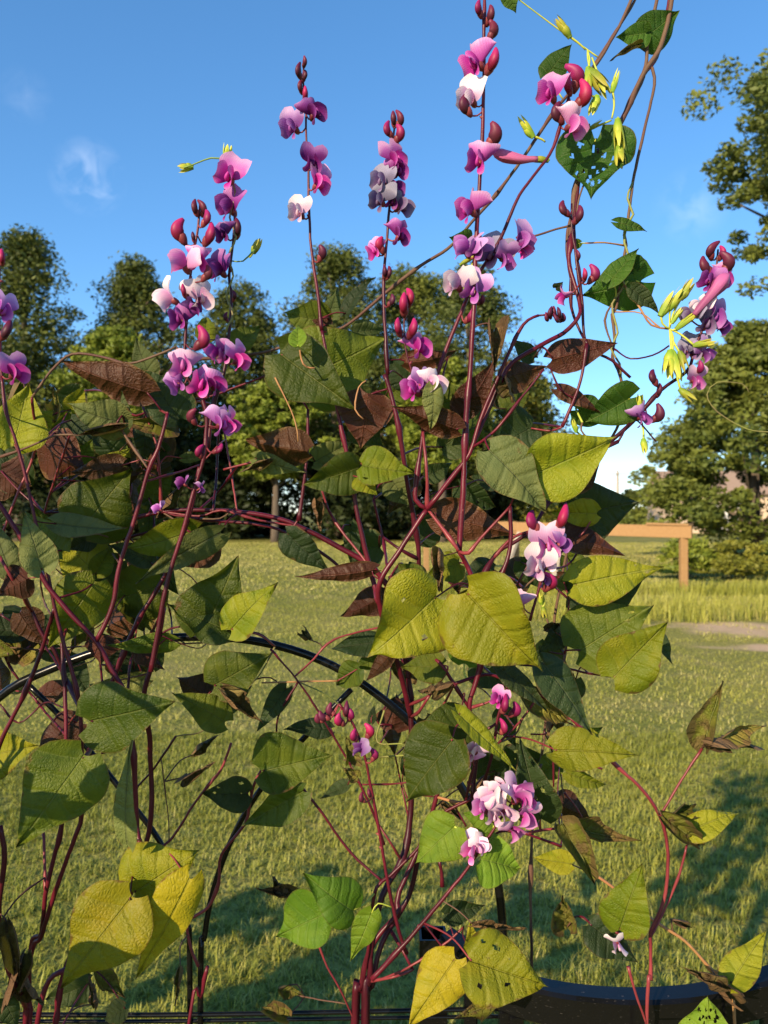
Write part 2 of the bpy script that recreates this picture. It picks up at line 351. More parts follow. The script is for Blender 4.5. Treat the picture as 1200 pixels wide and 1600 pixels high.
def grass(name, label, y0, y1, dens, length, width, seg, margin=.9, cone=None, clip=None, dryb=0.0, upright=.5, tintb=0.0):
    area = 0.5 * 1.05 * (y1 ** 2 - y0 ** 2) + 2 * margin * (y1 - y0); N = int(area * dens)
    y = np.sqrt(nr.uniform(y0 ** 2, y1 ** 2, N)); hw = y * .525 + margin; x = nr.uniform(-1, 1, N) * hw
    if clip is not None: k = clip(x, y); x, y = x[k], y[k]
    k = ~in_dirt(x, y) | (nr.uniform(0, 1, len(x)) < .04); x, y = x[k], y[k]
    cn = clump_noise(x, y, 3.2, 5); k = nr.uniform(-1.2, 1, len(x)) < cn + .55; x, y, cn = x[k], y[k], cn[k]
    if y0 < 6: fn = clump_noise(x, y, 42, 77) + .6 * clump_noise(x, y, 90, 78); k = nr.uniform(-.75, .55, len(x)) < fn; x, y, cn = x[k], y[k], cn[k] + .8 * fn[k]
    N = len(x)
    L = length * nr.uniform(.45, 1.25, N) * (1 + .35 * cn); W = width * nr.uniform(.6, 1.3, N)
    az = nr.uniform(0, 2 * np.pi, N); lean = nr.uniform(.1, 1.0, N) * (1.25 - upright)
    hd = np.stack([np.cos(az), np.sin(az), 0 * az], 1); sd_ = np.stack([-np.sin(az), np.cos(az), 0 * az], 1)
    base = np.stack([x, y, np.zeros(N) - .004], 1); rows = []; al = []
    for i in range(seg + 1):
        t = i / seg; ang = lean * (0.5 + 1.0 * t)
        c = base + hd * (L * t * np.sin(ang))[:, None] + np.array((0, 0, 1.)) * (L * t * np.cos(ang * .8))[:, None]
        w = W * (1 - t ** 1.6) * .5
        if i < seg: rows += [c - sd_ * w[:, None], c + sd_ * w[:, None]]; al += [t, t]
        else: rows += [c]; al += [t]
    nv = len(rows); V = np.stack(rows, 1).reshape(-1, 3)
    fl = []
    for i in range(seg - 1): fl += [(2 * i, 2 * i + 1, 2 * i + 3), (2 * i, 2 * i + 3, 2 * i + 2)]
    fl.append((2 * seg - 2, 2 * seg - 1, 2 * seg)); fl = np.array(fl)
    T = (np.arange(N) * nv)[:, None, None] + fl[None]; T = T.reshape(-1, 3)
    me = bpy.data.meshes.new(name); me.vertices.add(len(V)); me.vertices.foreach_set('co', V.ravel().astype(np.float32))
    me.loops.add(T.size); me.loops.foreach_set('vertex_index', T.ravel().astype(np.int32)); me.polygons.add(len(T))
    me.polygons.foreach_set('loop_start', np.arange(len(T), dtype=np.int32) * 3)
    me.update(calc_edges=True); me.validate()
    tint = np.clip(.5 + tintb + .55 * clump_noise(x, y, 1.1, 9) + .4 * clump_noise(x, y, 6, 19) + nr.uniform(-.3, .3, N), 0, 1)
    dry = np.clip(nr.uniform(-.6, .75, N) + .5 * clump_noise(x, y, .7, 21) + .3 * clump_noise(x, y, 3, 31) + dryb, 0, 1)
    for k, v in (('tint', np.repeat(tint, nv)), ('dry', np.repeat(dry, nv)), ('along', np.tile(al, N))):
        at = me.attributes.new(k, 'FLOAT', 'POINT'); at.data.foreach_set('value', v.astype(np.float32))
    me.materials.append(BLADE); o = bpy.data.objects.new(name, me); col.objects.link(o); tag(o, label, 'grass', kind='stuff'); return o
BLADE = blade_mat()
grass('lawn_grass', 'short mown lawn grass just behind the bean plants', 1.0, 5.2, 15000, .044, .0046, 3, .8, upright=.25, dryb=-.38, tintb=-.28)
grass('lawn_grass', 'mown lawn grass in the middle of the yard', 5.2, 13, 2400, .036, .008, 2, upright=.15, dryb=.14, tintb=.08)
grass('lawn_grass', 'far lawn grass running up to the woods', 13, 38, 300, .045, .03, 1, 2, upright=.15, dryb=.3, tintb=.1)
grass('tall_grass', 'unmown taller grass tuft around the wooden fence posts', 9.9, 15.5, 900, .26, .012, 2, clip=lambda x, y: (x > 1.2) & (np.abs(y - 11.4 - .25 * np.sin(x * 1.3)) < .9) | (x > 1.0) & (np.abs(y - 14.2) < .5), dryb=-.45, upright=.7)

# ---------------------------------------------------------------- trees
def foliage_mat(name, c1, c2):
    m = NT(name); t = m.attr('tint'); p = m.pos(); c = m.mix(t, c1, c2)
    return m.done(m.translucent(m.bsdf(c, .55, .3), c, .25))
FOL = {'oak': foliage_mat('foliage_oak', (.036, .056, .013), (.125, .148, .026)), 'dark': foliage_mat('foliage_dark', (.016, .026, .008), (.038, .052, .013)),  # dark: deep shade under the woods is put into this leaf colour
       'lime': foliage_mat('foliage_lime', (.11, .155, .018), (.25, .29, .035)), 'maple': foliage_mat('foliage_maple', (.065, .095, .018), (.18, .205, .035)),
       'yel': foliage_mat('foliage_golden', (.12, .14, .02), (.24, .23, .03))}
bm_ = NT('bark'); pp = bm_.objc(); mpn = bm_.n('ShaderNodeMapping', {'Vector': pp, 'Scale': (6, 6, 1.2)}).outputs[0]
bn = bm_.noise(2.0, mpn, 5); BARK = bm_.done(bm_.bsdf(bm_.mix(bn, (.055, .042, .032), (.16, .125, .095)), .9, .15, bm_.bump(bn, .9, .05)))
def tree(name, label, cat, x, y, h, r, fol, leaves, leaf, base=.25, clumps=110, shape='round', group=None, seed=0, trunk_r=None, clump_r=.16):
    q = np.random.default_rng(seed); root = empty(name, (x, y, 0)); tag(root, label, cat, group)
    cs = []
    while len(cs) < clumps:
        t = q.uniform(0, 1)
        if shape == 'round': prof = math.sin(math.pi * min(1, (t * .86 + .10))) ** .6
        elif shape == 'cone': prof = (1 - t) ** .8 * .95 + .06
        elif shape == 'tower': prof = min(1, t * 6 + .35) * (1 - t ** 1.25) ** .8 * 1.05 + .05
        else: prof = 1
        a = q.uniform(0, 6.283); rr = r * prof * math.sqrt(q.uniform(.12, 1)) * (1 + .2 * math.sin(3 * a + seed + t * 5) + .2 * math.sin(5 * a + 2 * seed + t * 13)) * q.choice((1, 1, 1, 1.18))
        cs.append((x + rr * math.cos(a), y + rr * math.sin(a), h * (base + (1 - base) * t * .97), q.uniform(.6, 1.35)))
    cs = np.array(cs); k = q.integers(0, clumps, leaves); cr = h * (1 - base) * clump_r * .62
    off = q.normal(0, 1, (leaves, 3)); off /= np.linalg.norm(off, axis=1)[:, None]; off *= (q.uniform(0, 1, leaves) ** .45)[:, None]
    off *= np.array((1.15, 1.15, .72))
    c = cs[k, :3] + off * (cr * cs[k, 3])[:, None]
    c[:, 2] = np.maximum(c[:, 2], .15)
    a = q.normal(0, 1, (leaves, 3)); a[:, 2] *= .6; a /= np.linalg.norm(a, axis=1)[:, None]
    b = np.cross(a, q.normal(0, 1, (leaves, 3))); b /= np.linalg.norm(b, axis=1)[:, None]
    s = (leaf * q.uniform(.6, 1.3, leaves))[:, None]
    V = np.stack([c - a * s, c - b * s * .45 + a * s * .1, c + a * s, c + b * s * .45 + a * s * .1], 1).reshape(-1, 3)
    me = bpy.data.meshes.new('crown'); me.vertices.add(len(V)); ctr = np.array((x, y, h * .6)); me.vertices.foreach_set('co', (V - ctr).ravel().astype(np.float32))
    me.loops.add(leaves * 4); me.loops.foreach_set('vertex_index', np.arange(leaves * 4, dtype=np.int32)); me.polygons.add(leaves)
    me.polygons.foreach_set('loop_start', np.arange(leaves, dtype=np.int32) * 4); me.update(calc_edges=True)
    ct = q.uniform(0, 1, clumps); tint = np.clip(ct[k] * .65 + q.uniform(0, .45, leaves), 0, 1)
    at = me.attributes.new('tint', 'FLOAT', 'POINT'); at.data.foreach_set('value', np.repeat(tint, 4).astype(np.float32)); me.materials.append(FOL[fol])
    o = bpy.data.objects.new('crown', me); col.objects.link(o); o.parent = root; o.location = ctr - np.array((x, y, 0)); WPOS[o.name] = ctr
    tr = trunk_r or h * .022; mb = MB()
    zs = np.linspace(-.1, h * .86, 12); mb.tube([(x + .05 * h * .1 * math.sin(z * .7 + seed), y + .04 * math.sin(z), z) for z in zs], tr * (1.25 * (1 - zs / h) + .08), 8)
    for i in q.permutation(clumps)[:22]:
        e = cs[i, :3]; z0 = max(h * base * .8, e[2] - np.hypot(e[0] - x, e[1] - y) * q.uniform(.5, .9)); z0 = min(z0, h * .8)
        s0 = np.array((x, y, z0)); md = (s0 + e) / 2 + np.array((0, 0, .04 * h)) * q.uniform(-.3, 1)
        mb.tube(catmull([s0, md, e], .4), np.linspace(tr * .42, tr * .08, len(catmull([s0, md, e], .4))), 5)
    mb.build('trunk', BARK, root); return root
def px(x_, d): return (x_ - 600) / F * d
def top(y_, d): return H + (800 - y_) / F * d
WD = 'trees at the edge of the woods'
specs = [ # px, depth, top y px, half-width px, foliage, shape, base, label
 (38, 40, 362, 118, 'oak', 'tower', .18, 'tall dark oak with pointed top at the end of the woods'),
 (210, 43, 405, 112, 'oak', 'tower', .2, 'tall round-topped oak behind the bright lime-green young tree'),
 (178, 37, 512, 62, 'lime', 'round', .42, 'low bright lime-green young tree under the taller oaks'),
 (375, 44, 448, 74, 'oak', 'round', .2, 'medium olive-green tree left of the gap of sky'),
 (522, 42, 385, 135, 'oak', 'tower', .2, 'tallest broad oak in the middle of the woods'),
 (640, 45, 420, 92, 'maple', 'round', .22, 'pale olive tree beside the tallest oak'),
 (735, 41, 412, 122, 'oak', 'tower', .2, 'broad oak at the end of the woods next to the golden conifer'),
 (430, 38, 600, 75, 'lime', 'round', .42, 'low leafy light-green tree at the foot of the woods'),
 (690, 38, 560, 70, 'lime', 'round', .40, 'low yellow-green tree before the broad oak'),
]
for i, (x_, d, ty, hw, fo, sh, ba, lab) in enumerate(specs):
    tree('woodland_tree', lab, 'tree', px(x_, d), d, top(ty, d), hw / F * d, fo, 30000, .125, ba, 210, sh, WD, 30 + i, clump_r=.115)
tree('golden_conifer', 'narrow golden-green conifer standing at the end of the woods', 'tree', px(838, 43), 43, top(585, 43), 34 / F * 43, 'yel', 9000, .15, .05, 70, 'cone', None, 71)
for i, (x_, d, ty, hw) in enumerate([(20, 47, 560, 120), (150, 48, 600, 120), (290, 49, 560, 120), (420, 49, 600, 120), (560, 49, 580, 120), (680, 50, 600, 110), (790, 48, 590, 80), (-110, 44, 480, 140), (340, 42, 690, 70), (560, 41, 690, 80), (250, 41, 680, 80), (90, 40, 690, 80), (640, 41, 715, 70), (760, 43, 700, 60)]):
    tree('shade_dark_understory', 'understory tree with deep woodland shade put into its dark leaf colour', 'tree', px(x_, d), d, top(ty, d), hw / F * d, 'dark', 9000, .2, .02, 100, 'round', 'shade-coloured trees under the woods', 90 + i, clump_r=.2)  # understory trees whose dark colour stands for shade below the canopy
# right-hand trees
tree('maple_tree', 'large green maple with low spreading branches in front of the tan house', 'tree', px(1178, 24), 24, top(505, 24), 185 / F * 24, 'maple', 60000, .10, .10, 420, 'tower', None, 201, clump_r=.10)
tree('shade_tree', 'tall shade tree reaching in from beside the yard, olive leaves lit by sun', 'tree', px(1370, 13), 13, 10.2, 235 / F * 13, 'maple', 42000, .06, .54, 300, 'round', None, 202, trunk_r=.16, clump_r=.095)
for i, (x_, d, ty, hw, fo) in enumerate([(885, 75, 748, 40, 'dark'), (932, 88, 762, 42, 'oak'), (992, 88, 766, 40, 'oak'), (1035, 78, 752, 40, 'oak')]):
    tree('distant_tree', ['dark distant tree beyond the lawn beside the woods', 'distant round tree behind the utility pole', 'distant low tree right of the utility pole', 'distant tree beside the tan house'][i], 'tree', px(x_, d), d, top(ty, d), hw / F * d, fo, 5000, .3, .05, 60, 'round', 'distant trees', 300 + i)
for i, (x_, d, ty, hw, fo, lab) in enumerate([(1075, 17.5, 843, 40, 'lime', 'light green leafy shrub behind the wooden fence post'), (1150, 17.2, 848, 48, 'yel', 'yellow-green grassy shrub beside the wooden fence post'), (1215, 18, 846, 40, 'lime', 'lush green shrub near the chain-link fence')]):
    tree('garden_shrub', lab, 'shrub', px(x_, d), d, top(ty, d), hw / F * d, fo, 5000, .055, .02, 60, 'round', 'shrubs behind the wooden fence', 400 + i, trunk_r=.02, clump_r=.3)

# ---------------------------------------------------------------- wooden fence, house, far things
def wood_mat(name, c1, c2):
    m = NT(name); p = m.objc(); mp = m.n('ShaderNodeMapping', {'Vector': p, 'Scale': (3, 14, 14)}).outputs[0]; f = m.noise(2.5, mp, 5, .8)
    return m.done(m.bsdf(m.mix(f, c1, c2), .75, .2, m.bump(f, .4, .01)))
WOOD = wood_mat('pine_wood', (.24, .13, .05), (.38, .23, .105)); GREYW = wood_mat('weathered_wood', (.30, .26, .21), (.45, .40, .33))
fr_ = empty('wooden_fence', (px(1068, 14.4), 14.4, 0)); tag(fr_, 'pine post-and-rail fence with thick top rail on the lawn', 'fence')
ends = [(1068, 14.4), (806, 17.0), (666, 19.5)]
for i, (x_, d) in enumerate(ends):
    m = MB(); m.box((px(x_, d), d, .55 if i else .56), (.13, .13, 1.22), .1 * i, bev=.008); m.build('post', WOOD, fr_, smooth=False)
for i in range(2):
    (xa, da), (xb, db) = ends[i + 1], ends[i]
    a = np.array((px(xa, da), da, 1.16)); b = np.array((px(xb, db), db, 1.19 if i else 1.13))
    b = b + (b - a) / np.linalg.norm(b - a) * (.12 if i == 0 else 0)
    a[1] -= .095; b[1] -= .095
    m = MB(); m.sweep_rect([a, (a + b) / 2, b], .05, .235 if i == 0 else .2); m.build('rail', WOOD, fr_, smooth=False)
a = np.array((px(1012, 14.9), 14.85, 1.275)); b = np.array((px(1083, 14.2), 14.3, 1.262))
m = MB(); m.sweep_rect([a, (a + b) / 2, b], .24, .04); m.build('cap_board', WOOD, fr_, smooth=False)
m = MB(); m.sweep_rect([(px(786, 16.6), 16.6, -.02), (px(797, 16.7), 16.7, .5), (px(812, 16.86), 16.86, 1.05)], .09, .09); m.build('brace', GREYW, fr_, smooth=False)
m = MB(); m.sweep_rect([(px(862, 16.2), 16.2, -.02), (px(872, 16.2), 16.2, .5), (px(884, 16.2), 16.22, 1.06)], .09, .09); m.build('brace', GREYW, fr_, smooth=False)
m = MB(); m.box((px(869, 16.35), 16.35, .52), (.11, .11, 1.1), bev=.008); m.build('post', WOOD, fr_, smooth=False)

# tan house behind the maple
sm = NT('tan_siding'); sp_ = sm.n('ShaderNodeSeparateXYZ'); sm.t.links.new(sm.pos(), sp_.inputs[0])
lap = sm.math('FRACT', sm.math('MULTIPLY', sp_.outputs[2], 5.0)); TAN = sm.done(sm.bsdf(sm.mix(sm.noise(2, sm.pos()), (.55, .42, .30), (.62, .48, .35)), .8, .2, sm.bump(lap, .6, .05)))
rm = NT('shingle_roof'); ROOF = rm.done(rm.bsdf(rm.mix(rm.noise(3, rm.pos(), 5), (.30, .21, .15), (.38, .27, .20)), .9, .1))
gm = NT('window_glass'); GLASS = gm.done(gm.bsdf((.03, .04, .05), .08, .6)); wm = NT('white_trim'); TRIM = wm.done(wm.bsdf((.72, .70, .66), .6, .3))
hx, hy = px(1128, 58), 58
ho = empty('house', (hx, hy, 0)); tag(ho, 'low tan house with shingle roof half hidden behind the maple', 'house')
m = MB(); m.box((hx, hy, 1.4), (9, 7, 2.8)); m.build('wall', TAN, ho, smooth=False)
m = MB(); V = [(hx + a * 5.0, hy + b * 4.0, 2.75) for a, b in ((-1, -1), (1, -1), (1, 1), (-1, 1))] + [(hx - 5.0, hy, 4.6), (hx + 5.0, hy, 4.6)]
m.add(V, [(0, 1, 5, 4), (2, 3, 4, 5), (3, 0, 4), (1, 2, 5), (3, 2, 1, 0)]); m.build('roof', ROOF, ho, smooth=False)
for wx in (-2.9, 0.2, 3.0):
    m = MB(); m.box((hx + wx, hy - 3.52, 1.5), (1.3, .10, 1.3)); w = m.build('window', TRIM, ho, smooth=False)
    m = MB(); m.box((hx + wx, hy - 3.575, 1.5), (1.1, .03, 1.1)); m.build('pane', GLASS, w, smooth=False)
m = MB(); m.box((hx - 1.5, hy - 3.52, 1.02), (.95, .08, 2.04)); m.build('door', TRIM, ho, smooth=False)
# utility pole
ux, uy = px(965, 85), 85
up = empty('utility_pole', (ux, uy, 0)); tag(up, 'distant wooden utility pole with crossarm above the far trees', 'pole')
m = MB(); m.tube([(ux, uy, 0), (ux, uy, 2.6), (ux, uy, 6.1)], [.2, .18, .14], 8); m.build('pole', GREYW, up)
m = MB(); m.box((ux, uy - .2, 5.7), (2.0, .12, .14)); m.build('crossarm', GREYW, up, smooth=False)
# chain-link fence
zm = NT('galvanised_steel'); ZINC = zm.done(zm.bsdf((.33, .33, .33), .45, .5, metal=.7))
cf = empty('chain_link_fence', (px(1160, 30), 30, 0)); tag(cf, 'grey chain-link fence beyond the shrubs under the maple', 'fence')
x0 = px(1152, 30)
for i in range(5):
    m = MB(); m.tube([(x0 + i * 2.2, 30, -.05), (x0 + i * 2.2, 30, .5), (x0 + i * 2.2, 30, 1.1)], .035, 8); m.build('post', ZINC, cf)
m = MB(); m.tube([(x0, 30, 1.06), (x0 + 4, 30, 1.06), (x0 + 8.8, 30, 1.06)], .022, 6); m.build('top_rail', ZINC, cf)
m = MB()
for i in range(-10, 88):
    for s in (1, -1):
        xa = x0 + i * .1; xb = xa + s * 1.0
        if xa < x0 or xb < x0 or xa > x0 + 8.8 or xb > x0 + 8.8: continue
        m.tube([(xa, 30 + s * .004, .04), (xb, 30 + s * .004, 1.04)], .004, 3, cap=False)
m.build('wire_mesh', ZINC, cf)

# ---------------------------------------------------------------- black arched wire trellis and black metal fence panel
bk = NT('black_paint'); bp = bk.pos(); bnz = bk.noise(60, bp, 4)
scr = bk.step(bk.noise(9, bk.n('ShaderNodeMapping', {'Vector': bp, 'Scale': (20, 20, 120)}).outputs[0], 3), .66, .74)
BLACK = bk.done(bk.bsdf(bk.mix(bk.math('MULTIPLY', scr, .25), (.004, .004, .0045), (.20, .18, .16)), bk.math('ADD', .10, bk.math('MULTIPLY', bnz, .22)), .28, bk.bump(bnz, .12, .001)))
TD = .93
tb = P(300, 1600, TD); tro = empty('arched_trellis', (tb[0], TD, 0)); tag(tro, 'glossy black arched wire trellis carrying the bean vines', 'trellis')
def wire(name, pts, d, rpx, ground=False):
    q = [P(x_, y_, d + (z[0] if z else 0)) for x_, y_, *z in pts]
    if ground: q.append(np.array((q[-1][0], q[-1][1], -.03)))
    if ground == 2: q.insert(0, np.array((q[0][0], q[0][1], -.03)))
    c = catmull(q, .015); mb = MB(); mb.tube(c, rpx / F * d, 10); return mb.build(name, BLACK, tro)
wire('arch_tube', [(-70, 1330), (-62, 1220), (-30, 1125), (15, 1077), (80, 1045), (160, 1016), (250, 998), (350, 996), (430, 1008), (500, 1031), (560, 1064), (640, 1128), (705, 1205), (752, 1290), (776, 1370), (786, 1460), (788, 1600)], TD, 6.8, 2)
wire('inner_bar', [(549, 1077, .0), (505, 1122), (450, 1180), (400, 1243), (365, 1305), (338, 1375), (320, 1460), (313, 1600)], TD + .004, 4.6, True)
wire('inner_bar', [(42, 1068, .0), (90, 1115), (150, 1185), (205, 1255), (250, 1315), (278, 1385), (292, 1440), (297, 1600)], TD + .006, 4.4, True)
wire('cross_wire', [(-75, 1585), (200, 1586), (400, 1584), (600, 1580), (788, 1576)], TD - .004, 3.6)
wire('cross_wire', [(-75, 1595, .01), (200, 1596, .01), (500, 1592, .01), (788, 1588, .01)], TD - .002, 3.0)
PD = .86
q0 = P(676, 1470, PD + .10); pan = empty('metal_fence_panel', (q0[0], q0[1], 0)); tag(pan, 'black square-tube metal panel with sagging curved top rail below the yellow leaves', 'fence')
# open square corner post
def rect_tube(mb, cx, cy, z0, z1, s, wall):
    V = []; 
    for z, k in ((z0, s), (z1, s), (z1, s - wall), (z1 - .05, s - wall)):
        h = k / 2; V += [(cx - h, cy - h, z), (cx + h, cy - h, z), (cx + h, cy + h, z), (cx - h, cy + h, z)]
    Fc = []
    for r in range(3):
        for k in range(4): Fc.append((r * 4 + k, r * 4 + (k + 1) % 4, r * 4 + 4 + (k + 1) % 4, r * 4 + 4 + k))
    Fc.append((12, 13, 14, 15)); mb.add(V, Fc)
mb = MB(); rect_tube(mb, q0[0], q0[1], -.02, P(0, 1458, PD + .1)[2], .034, .006); mb.build('post', BLACK, pan, smooth=False)
rail = [(694, 1478, .10), (735, 1506, .075), (790, 1545, .04), (860, 1567, .012), (940, 1578, 0), (1020, 1580, -.005), (1100, 1573, -.005), (1170, 1556, 0), (1250, 1532, .01), (1330, 1500, .03)]
rp = catmull([P(x_, y_, PD + z) for x_, y_, z in rail], .012)
mb = MB(); mb.sweep_rect(rp, .03, .040); mb.build('top_rail', BLACK, pan, smooth=False)
rq = rp.copy(); rq[:, 2] -= .105
for x_ in (735, 787, 812, 866, 920, 975, 1030, 1085, 1140, 1195, 1250):
    i = int(np.argmin(np.abs(rp[:, 0] / rp[:, 1] * F + 600 - x_))); a = rp[i]
    mb = MB(); mb.box((a[0], a[1], (a[2] - .012) / 2 - .01), (.016, .016, a[2] - .012), bev=.002); mb.build('bar', BLACK, pan, smooth=False)
zlow = .12
mb = MB(); lo = rp.copy(); lo[:, 2] = zlow; mb.sweep_rect(lo, .026, .026); mb.build('bottom_rail', BLACK, pan)
# ---------------------------------------------------------------- plant builders
PROF_T = np.array([0, .04, .10, .19, .30, .42, .55, .68, .79, .88, .945, 1.0])
PROF_W = np.array([.28, .60, .84, .98, .99, .87, .67, .45, .275, .145, .062, .0])
HEART_W = np.array([.16, .62, .90, 1.0, .98, .87, .69, .46, .26, .12, .05, .0])
def leaf_geo(L, W, fold, curl, wave, seed, lobes=.10, heart=False, holes=0, nu=22, nv=14, cup=0.0, crumple=0.0, rag=0.0):
    q = np.random.default_rng(seed)
    if holes: nu, nv = 44, 34
    t = np.linspace(0, 1, nu + 1) ** 0.92; s = np.linspace(-1, 1, nv + 1); f = np.interp(t, PROF_T, HEART_W if heart else PROF_W)
    k = np.array([.2, .6, .2]); f[1:-1] = np.convolve(f, k, 'same')[1:-1]
    asym = 1 + q.uniform(-.08, .08)
    T, S = np.meshgrid(t, s, indexing='ij'); fw = f[:, None] * np.where(S < 0, asym, 2 - asym)
    ph = q.uniform(0, 6.28, 8)
    if rag: fw = fw * (1 + rag * (np.sin(T * 17 + ph[0] + np.sign(S)) * .4 + np.sin(T * 31 + ph[1]) * .3) * (np.abs(S) > .5))
    Y = S * fw * W / 2
    X = T * L - (lobes + (.14 if heart else 0)) * L * np.abs(S) ** 1.6 * np.maximum(0, 1 - T * 2.6) ** 1.5
    aS = np.abs(S)
    fa = q.uniform(-.7, .7); Z = math.tan(math.radians(fold)) * np.abs(Y) * (1 - .25 * aS) * np.where(S > 0, 1 + fa, 1 - fa)
    Z -= q.uniform(.0, .16) * W * np.maximum(0, aS * fw - .55) ** 2 * 4 * (S > 0) + q.uniform(.0, .16) * W * np.maximum(0, aS * fw - .55) ** 2 * 4 * (S <= 0)
    Z += cup * W * (Y / (W / 2)) ** 2
    Z += wave * W * (np.sin(T * 9 + ph[2]) * .5 + np.sin(T * 15 + S * 2 + ph[3]) * .35) * aS ** 2 * np.where(S > 0, 1, .8)
    Z += wave * W * .4 * np.sin(S * 3.2 + T * 4 + ph[4])
    lat = 2 * np.pi * 6.0 * (T - aS * fw * .5 * W / max(L, 1e-6) * .55)
    Z += .0025 * L * np.cos(lat) * np.minimum(1, aS * 4) * (1 - aS * .5)
    if crumple:
        for j in range(6):
            a = q.uniform(0, 6.28); fr = q.uniform(8, 26); Z += crumple * W * .12 * np.sin(fr * (T * math.cos(a) + S * .5 * math.sin(a)) + q.uniform(0, 6.28))
        roll = crumple * 2.2 * aS ** 2; Yn = Y * np.cos(roll * .7); Z += np.abs(Y) * np.sin(roll); Y = Yn
    # bend the midrib
    c = math.radians(curl); ang = -c * (t ** 1.4); dx = np.gradient(t) * L
    cx = np.concatenate([[0], np.cumsum((np.cos(ang) * dx)[:-1])]); cz = np.concatenate([[0], np.cumsum((np.sin(ang) * dx)[:-1])])
    base_x = T * L; ex = X - base_x
    A = ang[:, None]
    Xb = cx[:, None] + ex * np.cos(A) - Z * np.sin(A); Zb = cz[:, None] + ex * np.sin(A) + Z * np.cos(A)
    tx, tz = cx[-1], cz[-1]; ch = math.hypot(tx, tz); ca, sa = tx / ch, tz / ch
    Xr = (Xb * ca + Zb * sa) * (L / ch); Zr = (-Xb * sa + Zb * ca) * (L / ch)
    V = np.stack([Xr, Y, Zr], -1).reshape(-1, 3); m = nv + 1
    Fc = [(i * m + j, (i + 1) * m + j, (i + 1) * m + j + 1, i * m + j + 1) for i in range(nu) for j in range(nv)]
    uv = np.stack([T, S * fw * .5 * W / L], -1).reshape(-1, 2)
    edge = np.maximum(aS, np.where(T > .9, T, 0)).reshape(-1)
    if holes:
        kill = set(); hs = [(q.uniform(.1, .8), q.uniform(-.75, .75), q.uniform(.012, .035)) for _ in range(holes)]
        cen = uv
        for fi, fc in enumerate(Fc):
            p = cen[list(fc)].mean(0)
            for (a, b, r) in hs:
                bb = b * np.interp(a, PROF_T, PROF_W) * .5 * W / L
                if ((p[0] - a) * .8) ** 2 + ((p[1] - bb) * 1.3) ** 2 < r * r * (1 + .5 * math.sin(7 * math.atan2(p[1] - bb, p[0] - a))): kill.add(fi); break
        Fc = [fc for i, fc in enumerate(Fc) if i not in kill]
    return V, Fc, uv, edge
LEAFN = [0]
